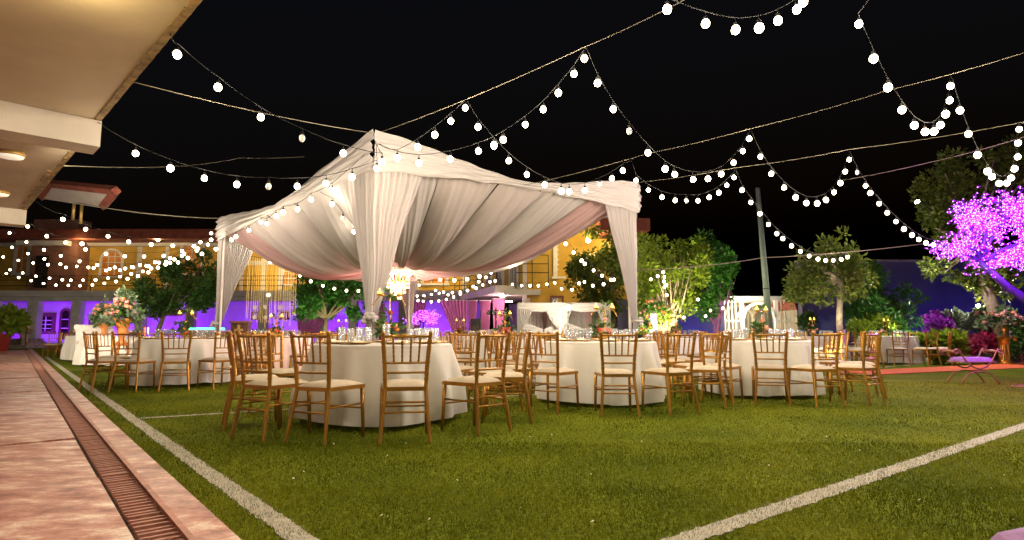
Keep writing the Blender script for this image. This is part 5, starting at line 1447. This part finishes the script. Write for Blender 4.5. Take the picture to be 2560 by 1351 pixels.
def lamp_light(parent, loc, energy, col, size=.05, kind='POINT', target=None, spot=2.2, blend=.6):
    ld = bpy.data.lights.new('lamp_light', kind); ld.energy = energy; ld.color = col; ld.shadow_soft_size = size
    if kind == 'SPOT': ld.spot_size = spot; ld.spot_blend = blend
    lo = bpy.data.objects.new('lamp_light', ld); COL.objects.link(lo)
    if parent is not None: lo.parent = parent; lo.location = Vector(loc) - ORG[parent.name]
    else: lo.location = loc
    if target is not None: lo.rotation_euler = (Vector(target) - Vector(loc)).to_track_quat('-Z', 'Y').to_euler()
    return lo
lamp_light(t, lp + Vector((0, -.1, -.15)), 40, (1, .75, .35), .08)
gl_ = D(1852, 786, PY - .5); t = thing('globe_lamp', 'bright white globe lamp before the left pergola arch post', 'lamp', gl_)
mb = MB(); mb.ball(gl_, .09, 12, 8); mb.build('globe', 'flood_white', t, True)
mb = MB(); mb.tube([(gl_.x, gl_.y, 0), gl_ - Vector((0, 0, .08))], .03, 8); mb.build('post', 'white_paint', t)
lamp_light(t, gl_ + Vector((.1, -.25, .05)), 75, (1, .9, .7), .1)
# shed with red roof
SH = 24.0; sh = thing('garden_shed', 'low grey shed with a dark red roof behind the pale-trunked tree', 'shed', (XZ(2040, SH), SH, 0))
a, b = XZ(1995, SH), XZ(2110, SH); z1 = zpx(775, SH)
mb = MB(); mb.box(((a + b) / 2, SH + 1, z1 / 2), (b - a, 2, z1)); mb.build('wall', 'stone', sh)
mb = MB(); z2 = zpx(748, SH); mb.hexa([Vector((a - .2, SH - .4, z1)), Vector((b + .2, SH - .4, z1)), Vector((b + .2, SH + 2.2, z1)), Vector((a - .2, SH + 2.2, z1)), Vector((a, SH + .2, z2)), Vector((b, SH + .2, z2)), Vector((b, SH + 2.2, z2)), Vector((a, SH + 2.2, z2))]); mb.build('roof', 'roof_red', sh)
mb = MB(); mb.box((XZ(2060, SH), SH - .02, .75), (.35, .05, 1.5)); mb.build('door', 'window_dark', sh)
# green pole
gp = Vector((XZ(1928, 17), 17, 0)); gt = thing('light_pole', 'green lamp pole with violet light coloured onto its foot right of the bushy tree', 'pole', gp)
top = D(1894, 470, 17)
mb = MB(); mb.tube([gp.lerp(top, .16), top], [.095, .062], 12); mb.build('shaft', 'pole_green', gt, True)
mb = MB(); mb.tube([gp, gp.lerp(top, .16)], [.105, .10], 12); mb.build('violet_lit_foot', 'pole_purple', gt, True)  # violet light on the lower shaft, put into its colour
mb = MB(); q = gp.lerp(top, .42); mb.ring(q, .09, .012, 14, 5); mb.build('clamp', 'iron', gt)

# ---------------------------------------------------------------- white draped booth, pink curtains, light curtain and small things behind
BY2 = 22.0
bo = thing('draped_booth', 'low white draped booth with pink inner drapes below the yellow wing', 'booth', (XZ(1412, BY2), BY2 + 1, 0))
zt = zpx(757, BY2); zb = zpx(776, BY2)
def plain_curtain(parent, pxt0, pxt1, pxb0, pxb1, py0, py1, Y, m_, seed, name='curtain', folds=9, amp=.035, tie=None):
    rv = random.Random(seed); ph = rv.uniform(0, 6)
    def fn(u_, v_):
        y = lerp(py0, py1, v_); 
        if tie:
            f = v_ / tie if v_ < tie else 1 - .55 * (v_ - tie) / (1 - tie); f = f ** 1.3 if v_ < tie else f
        else: f = v_
        x = lerp(lerp(pxt0, pxt1, u_), lerp(pxb0, pxb1, u_), f)
        p = D(x, y, Y); p.y += amp * math.sin(u_ * folds * 6.28 + ph + .8 * v_); p.z = max(p.z, .03)
        return p
    mb = MB(); mb.grid(fn, folds * 8, 16); return mb.build(name, m_, parent, True)
for (a, b) in ((1296, 1420), (1420, 1528)):
    mb = MB()
    def fv(u_, v_, a=a, b=b):
        p = D(lerp(a, b, u_), lerp(757, 776 + 4 * math.sin(u_ * math.pi), v_), BY2); p.y += .03 * math.sin(v_ * 14 + u_ * 5); return p
    mb.grid(fv, 40, 12); mb.build('valance', 'sheer_white', bo, True)
plain_curtain(bo, 1296, 1330, 1298, 1306, 775, 838, BY2, 'sheer_white', 1, tie=.75, folds=6)
plain_curtain(bo, 1365, 1400, 1392, 1400, 775, 838, BY2, 'sheer_white', 2, tie=.75, folds=6)
plain_curtain(bo, 1400, 1430, 1402, 1408, 775, 838, BY2 + .03, 'sheer_white', 3, tie=.75, folds=6)
plain_curtain(bo, 1495, 1528, 1518, 1526, 775, 838, BY2, 'sheer_white', 4, tie=.75, folds=6)
for i, (a, b) in enumerate(((1350, 1372), (1458, 1482), (1508, 1526))):
    plain_curtain(bo, a, b, (a + b) / 2 - 3, (a + b) / 2 + 3, 776, 836, BY2 + 1.2, 'sheer_pink', 10 + i, tie=.7, folds=5)
for i, (a, b, c_) in enumerate(((1302, 1358, 1), (1404, 1360, 1), (1408, 1462, 1), (1524, 1466, 1))):
    mb = MB()
    mb.grid(lambda u_, v_, a=a, b=b: D(lerp(a, b, u_), lerp(802 + 22 * u_, 830 + 4 * u_, v_), BY2 + .35 + .02 * math.sin(v_ * 25)), 20, 12); mb.build('side_swag', 'sheer_white', bo, True)
for px in (1296, 1400, 1527):
    for yy in (BY2 + .06, BY2 + 2.0):
        mb = MB(); mb.tube([(XZ(px, BY2), yy, 0), (XZ(px, BY2), yy, zt - .02)], .03, 6); mb.build('post', 'white_paint', bo)
mb = MB(); q = [D(1296, 760, BY2), D(1528, 760, BY2)]; mb.hexa([q[0] + Vector((0, .05, -.1)), q[1] + Vector((0, .05, -.1)), q[1] + Vector((0, 2.1, -.1)), q[0] + Vector((0, 2.1, -.1)), q[0] + Vector((0, .05, 0)), q[1] + Vector((0, .05, 0)), q[1] + Vector((0, 2.1, 0)), q[0] + Vector((0, 2.1, 0))]); mb.build('roof_panel', 'sheer_white', bo)
plain_curtain(bo, 1298, 1527, 1298, 1527, 777, 842, BY2 + 2.05, 'sheer_white', 5, 'back_drape', 26, .04)
lamp_light(bo, D(1415, 800, BY2 - 1.3), 150, (1, .88, .66), .15)  # added fill without a fixture, repeating the floodlight's spill on the drapes
# floodlights
def flood(label, px, py, Y, r, energy, col, target, stand=True, m_='flood_white'):
    p = D(px, py, Y); t = thing('floodlight', label, 'floodlight', p, 0, 'floodlights')
    d = (Vector(target) - p).normalized()
    mb = MB(); mb.tube([p - d * .12, p - d * .01], [r * .8, r * 1.15], 12); mb.build('housing', 'black_plastic', t)
    mb = MB(); s_ = d.orthogonal().normalized(); u_ = d.cross(s_); n = 16
    mb.add([p + (s_ * math.cos(6.2832 * k / n) + u_ * math.sin(6.2832 * k / n)) * r for k in range(n)], [tuple(range(n))]); mb.build('lens', m_, t)
    mb = MB(); mb.tube([p - d * .08, Vector((p.x, p.y + .1, 0)) if stand is True else stand], .02, 6); mb.build('stand', 'iron', t)
    lamp_light(t, p + d * .06, energy, col, .06, 'SPOT', p + d, 2.7, .5)
flood('bright floodlight glaring from the white draped booth', 1420, 770, 21.5, .09, 600, (1, .85, .6), (0, 8, 1.2))
flood('small floodlight low before the blue wall behind the flowers', 2445, 765, 19.0, .05, 260, (1, .85, .62), (9, 9, .6))
flood('white floodlight high before the tall tree', 2293, 505, 17.4, .06, 800, (1, .92, .8), (11.5, 14.0, 0.6), D(2352, 540, 17.9))
# twin spotlights under the porch beam ends, their beams added to brighten the arcade
for i, (px, py, Y, tg, en, lab) in enumerate(((197, 342, 6.15, Vector((-16, 34, 5)), 250, 'twin spotlight clipped under the nearer porch beam end, its beam added'), (36, 556, 10.4, Vector((-22, 36, 4.5)), 1200, 'small twin spotlight under the far porch beam end, its beam added'))):
    p = D(px, py, Y); t = thing('beam_spotlight', lab, 'spotlight', p, 0, 'porch spotlights')
    mb = MB(); mb.box(p + Vector((0, 0, .05)), (.12, .06, .02)); mb.build('bracket', 'iron', t)
    d = (tg - p).normalized()
    for s_ in (-1, 1):
        c0 = p + Vector((s_ * .035, 0, .01)); mb = MB(); mb.tube([c0 - d * .03, c0 + d * .04], [.02, .03], 10); h_ = mb.build('lamp_head', 'steel_dark', t)
        mb = MB(); mb.tube([c0 + d * .0405, c0 + d * .044], .026, 10); mb.build('lens', 'flood_white', h_)
    lamp_light(t, p + d * .1, en, (1, .86, .64), .05, 'SPOT', p + d, 1.5, .7)
# lit lamps on the yellow wing
for i, (px, py, Y) in enumerate(((1256, 741, 29.5), (1272, 754, 27.6))):
    p = D(px, py, Y); t = thing('downlight', 'round white downlight under the wing balcony, %s' % ('left one' if i == 0 else 'right one'), 'lamp', p, 0, 'balcony downlights')
    mb = MB(); mb.lathe([(.16, .0), (.17, .03), (.15, .05)], p, 16); mb.build('rim', 'white_paint', t)
    mb = MB(); mb.lathe([(.14, -.012), (.145, -.002)], p, 16); mb.build('lens', 'flood_white', t)
    lamp_light(t, p - Vector((0, 0, .15)), 60, (1, .55, .6), .1)
def wall_lamp(label, px, py, Y, energy, col=(1, .72, .32)):
    p = D(px, py, Y); t = thing('wall_lamp', label, 'lamp', p, 0, 'wall lamps')
    mb = MB(); mb.ball(p, .10, 10, 8); mb.build('globe', 'lamp_warm', t, True)
    mb = MB(); mb.tube([p + Vector((0, .08, 0)), p + Vector((0, .5, -.02))], .03, 6); mb.build('bracket', 'iron', t)
    lamp_light(t, p + Vector((0, -.25, 0)), energy, col, .15)
wall_lamp('warm wall lamp glowing among leaves right of the arched window', 1470, 602, 26.0, 160)
wall_lamp('added warm lamp on the upper wall behind the light curtain', 676, 655, 36.6, 130)  # this and the next three lamps are added to light the far facade
wall_lamp('added warm lamp on the upper balcony wall behind the chandelier', 1100, 655, 36.6, 130)
wall_lamp('added warm lamp on the upper balcony wall, far left', 205, 610, 36.4, 45)
wall_lamp('added warm lamp on the upper balcony wall left of the tent', 395, 600, 36.6, 45)
# pink curtains in the arcade
for i, (t0, t1, b0, b1, py0, lab) in enumerate((
        (740, 830, 748, 776, 775, 'magenta curtain tied below the round green tree'), (915, 962, 948, 962, 760, 'magenta curtain left of the tent rear curtain'), (1008, 1068, 1030, 1040, 752, 'magenta curtain left of the pink light tree'),
        (1098, 1168, 1142, 1166, 752, 'wide pink curtain right of the pink light tree'), (1170, 1192, 1172, 1188, 752, 'narrow pink curtain beside the wide one'),
        (1200, 1226, 1206, 1222, 752, 'pink curtain behind the black loudspeaker'), (1232, 1262, 1234, 1256, 748, 'pale pink curtain lit from the balcony downlight'))):
    Y = 33.0 if i < 3 else 30.5
    t = thing('pink_curtain', lab, 'curtain', (XZ((t0 + t1) / 2, Y), Y, 0), 0, 'pink curtains'); plain_curtain(t, t0, t1, b0, b1, py0, 858, Y, 'curtain_pink', 40 + i, 'fabric', 8, .06)
    mb = MB(); mb.tube([D(t0 - 2, py0, Y + .1), D(t1 + 2, py0, Y + .1)], .03, 6); mb.build('rod', 'white_paint', t)
# light curtain with hanging discs
LY = 21.0; lc = thing('bead_curtain', 'curtain of hanging golden light strands between tent posts, left of the round tree', 'light curtain', (XZ(680, LY), LY, 0))
rv = random.Random(9)
mb = MB(); mb.tube([D(618, 640, LY), D(748, 660, LY)], .012, 5); mb.build('hanging_wire', 'iron', lc)
for i in range(24):
    px = 622 + i * 5.2 + rv.uniform(-1.5, 1.5); p0 = D(px, 640 + (px - 618) * .155, LY + rv.uniform(-.1, .1)); p1 = D(px, 815 + rv.uniform(-25, 10), LY)
    mb = MB(); mb.tube([p0, Vector((p0.x, p0.y, p1.z))], .003, 4)
    n = 26
    for k in range(n):
        mb.octa((p0.x, p0.y, lerp(p0.z, p1.z, (k + rv.uniform(0, .6)) / n)), .010, .014)
    mb.build('strand', 'strand_gold', lc)
for i, (px, py) in enumerate(((637, 769), (663, 768), (701, 768), (636, 794), (664, 794), (701, 790), (671, 738))):
    p = D(px, py, LY - .15); pos = ('upper left', 'upper middle', 'upper right', 'lower left', 'lower middle', 'lower right', 'topmost bright')[i]
    mb = MB(); mb.tube([p + Vector((0, -.012, 0)), p + Vector((0, .012, 0))], .07, 20)
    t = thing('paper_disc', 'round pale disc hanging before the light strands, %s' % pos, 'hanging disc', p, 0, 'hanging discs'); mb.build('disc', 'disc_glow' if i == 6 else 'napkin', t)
    mb = MB(); mb.tube([p + Vector((0, 0, .07)), D(px, 655, LY - .15)], .003, 4); mb.build('thread', 'rope', t)
# lectern, loudspeaker, light bar, neon sign, counter
c = Vector((XZ(602, 15.5), 15.5, 0)); t = thing('lectern', 'dark wooden lectern behind the tent left curtain', 'lectern', c)
mb = MB(); mb.box(c + Vector((0, 0, .58)), (.40, .36, 1.1), .2); mb.build('body', 'wood_dark', t)
mb = MB(); mb.box(c + Vector((0, 0, 1.15)), (.48, .44, .04), .2); mb.build('top', 'wood_brown', t)
mb = MB(); mb.box(c + Vector((.03, -.2, .85)), (.06, .02, .45), .2); mb.box(c + Vector((.03, -.2, .95)), (.2, .02, .05), .2); mb.build('cross_trim', 'brass_rail', t)
c = Vector((XZ(1190, 26), 26, 0)); t = thing('loudspeaker', 'black loudspeaker standing before the pink curtains', 'loudspeaker', c)
mb = MB(); mb.box(c + Vector((0, 0, 1.15)), (.42, .4, .62)); mb.build('cabinet', 'black_plastic', t)
mb = MB(); mb.tube([c + Vector((0, -.201, 1.05)), c + Vector((0, -.215, 1.05))], .15, 16); mb.build('cone', 'steel_dark', t)
mb = MB(); mb.tube([c, c + Vector((0, 0, .84))], .03, 8); mb.build('stand_pole', 'black_plastic', t)
c = Vector((XZ(1240, 24), 24, 0)); t = thing('light_stand', 'black stand with a row of stage lights before the pale pink curtain', 'light stand', c)
mb = MB(); mb.tube([c, c + Vector((0, 0, 1.85))], .025, 8); mb.build('pole', 'black_plastic', t)
mb = MB(); mb.tube([c + Vector((-.35, 0, 1.75)), c + Vector((.45, 0, 1.75))], .02, 6); mb.build('crossbar', 'black_plastic', t)
for k in range(4):
    mb = MB(); q = c + Vector((-.3 + .22 * k, 0, 1.66)); mb.tube([q + Vector((0, .08, 0)), q + Vector((0, -.1, -.02))], [.06, .085], 12); f_ = mb.build('stage_light', 'black_plastic', t)
    mb = MB(); mb.tube([q + Vector((0, -.101, -.02)), q + Vector((0, -.106, -.02))], .07, 12); mb.build('lens', 'window_dark', f_)
NY = 18.0; c = D(1630, 795, NY); t = thing('neon_sign', 'pink neon script sign among the flowers right of the tent curtain', 'neon sign', (c.x, NY, 0))
P_ = []
for k in range(60):
    f = k / 59; P_.append(D(1618 + 22 * f, 800 - 8 * f - 7 * abs(math.sin(f * math.pi * 5)) , NY))
mb = MB(); mb.tube(P_, .016, 6); mb.build('neon_tube', 'neon_pink', t, True)
mb = MB(); a = D(1612, 778, NY + .08); b = D(1644, 830, NY + .08); mb.box(((a.x + b.x) / 2, NY + .1, a.z / 2), (b.x - a.x, .04, a.z)); mb.build('panel', 'wall_blue', t)
for i, (px, py, r) in enumerate(((1625, 765, 10), (1608, 790, 9), (1648, 775, 8), (1612, 818, 12))):
    p = D(px, py, NY - .05); rv = random.Random(90 + i)
    low = thing('flower_garland', 'peach flower cluster round the neon sign, %s' % ('at its top', 'on its left', 'on its right', 'at its foot')[i], 'flowers', p, 0, 'flowers round the neon sign')
    mb = leaves([(p + Vector((rv.uniform(-.12, .12), 0, rv.uniform(-.1, .1))), .12) for _ in range(6)], 260, .11, 500 + i, 1.0); mb.build('foliage', 'leaf_dark', low)
    for k in range(9): inst(ROSE[rv.choice(('peach', 'pink', 'orange'))], 'rose', low, p + Vector((rv.uniform(-.16, .16), -.08, rv.uniform(-.13, .13))), 0, rv.uniform(.04, .06), (1.2, rv.uniform(-.5, .5), 0))
c = Vector((XZ(510, 24), 24, 0)); t = thing('bar_counter', 'grey bar counter with a green glowing edge left of the tent curtain', 'counter', c)
mb = MB(); mb.box(c + Vector((0, .3, .45)), (1.6, .6, .9)); mb.build('body', 'stone', t)
mb = MB(); mb.box(c + Vector((0, -.02, 1.02)), (1.62, .06, .06)); mb.build('light_edge', 'led_green', t)
mb = MB(); mb.box(c + Vector((0, .28, .95)), (1.7, .7, .05)); mb.build('top', 'white_paint', t)
c = Vector((XZ(650, 16.5), 16.5, 0)); t = thing('keyboard_table', 'white cake table with black trim row behind the gold chairs under the light strands', 'table', c)
mb = MB(); mb.box(c + Vector((0, 0, .44)), (1.3, .6, .86)); mb.build('cloth_body', 'table_linen', t)
mb = MB(); mb.box(c + Vector((0, 0, .90)), (1.36, .66, .05)); mb.build('top', 'white_paint', t)
for k in range(10):
    mb = MB(); mb.box(c + Vector((-.5 + .11 * k, -.32, .95)), (.05, .03, .05)); mb.build('black_block', 'black_plastic', t)
# coloured uplights
def uplight(label, px, Y, energy, col, target_dz, m_, zb=0.0, spot=2.4, dy=1.0):
    p = Vector((XZ(px, Y), Y, zb)); t = thing('uplight', label, 'uplight', p, 0, 'coloured uplights')
    mb = MB(); mb.lathe([(.10, .0), (.10, .02), (.03, .05)], p, 12); mb.build('base', 'black_plastic', t)
    d = Vector((0, dy, target_dz)).normalized(); c0 = p + Vector((0, 0, .14))
    mb = MB(); mb.tube([c0 - d * .08, c0 + d * .08], [.06, .09], 12); mb.build('can', 'black_plastic', t)
    mb = MB(); s_ = d.orthogonal().normalized(); u_ = d.cross(s_); mb.add([c0 + d * .082 + (s_ * math.cos(.5236 * k) + u_ * math.sin(.5236 * k)) * .08 for k in range(12)], [tuple(range(12))]); mb.build('lens', m_, t)
    lamp_light(t, c0 + d * .12, energy, col, .05, 'SPOT', c0 + d * 2, spot, .8)
emat('led_uv', (.35, .05, 1.0), 3.0, False)
VI = (.25, .02, 1.0)
for i, px in enumerate((10, 105, 150, 235, 300, 400, 440, 590, 690, 770, 850, 930, 1060, 1120)):
    uplight('violet uplight at the arcade wall, %s from the left' % ('first', 'second', 'third', 'fourth', 'fifth', 'sixth', 'seventh', 'eighth', 'ninth', 'tenth', 'eleventh', 'twelfth', 'thirteenth', 'fourteenth')[i], px, YW - 1.7, 120, VI, .8, 'led_uv', .22)
for i, (px, e) in enumerate(((2100, 12), (2330, 38), (2480, 38), (2600, 38))):
    uplight('blue uplight at the foot of the garden wall, %s' % ('behind the pale-trunked tree', 'behind the violet shrub', 'behind the dark pedestal', 'at the right edge')[i], px, 20.9, e, (.06, .01, 1.0), .5, 'led_blue', .05)
uplight('blue uplight behind the bushy tree beside the pergola', 1750, 23.5, 60, (.02, .02, 1), .8, 'led_blue')
uplight('added warm uplight under the bright bushy tree', 1668, 17.2, 620, (1, .92, .45), 2.2, 'flood_white')  # this and the next three uplights are added to brighten the foliage
uplight('added green-white uplight under the round tree by the tent', 820, 21.2, 150, (.85, 1, .5), 2.0, 'flood_white')
uplight('added warm uplight under the pale-trunked tree', 2090, 14.2, 160, (1, .95, .6), 2.2, 'flood_white')
uplight('added pale uplight under the broad dark shrub', 2225, 18.0, 260, (.9, 1, .75), 1.6, 'flood_white')
# blue rear panel seen between trees
mb = MB(); a, b = XZ(1545, 24.5), XZ(1815, 24.5); mb.box(((a + b) / 2, 24.7, 1.1), (b - a, .2, 2.2)); t = thing('low_wall', 'low wall lit blue behind the bushy tree', 'wall', ((a + b) / 2, 24.7, 0)); mb.build('wall_face', 'wall_blue', t)
for i, (px, py, m_, lab) in enumerate(((2385, 838, 'led_red', 'red glowing garden light stick behind the fern'), (362, 830, 'led_red', 'small red light stick beside the blue one, left of the tent'), (370, 830, 'led_blue', 'small blue light stick beside the red one, left of the tent'))):
    Y = 17.0 if i == 0 else 20.0; p = D(px, py, Y); t = thing('light_stick', lab, 'light stick', (p.x, Y, 0), 0, 'coloured light sticks')
    mb = MB(); mb.tube([p - Vector((0, 0, .10)), p + Vector((0, 0, .14))], .022, 8); mb.build('glow_tube', m_, t)
    mb = MB(); mb.tube([(p.x, Y, 0), p - Vector((0, 0, .1))], .012, 6); mb.build('stake', 'iron', t)
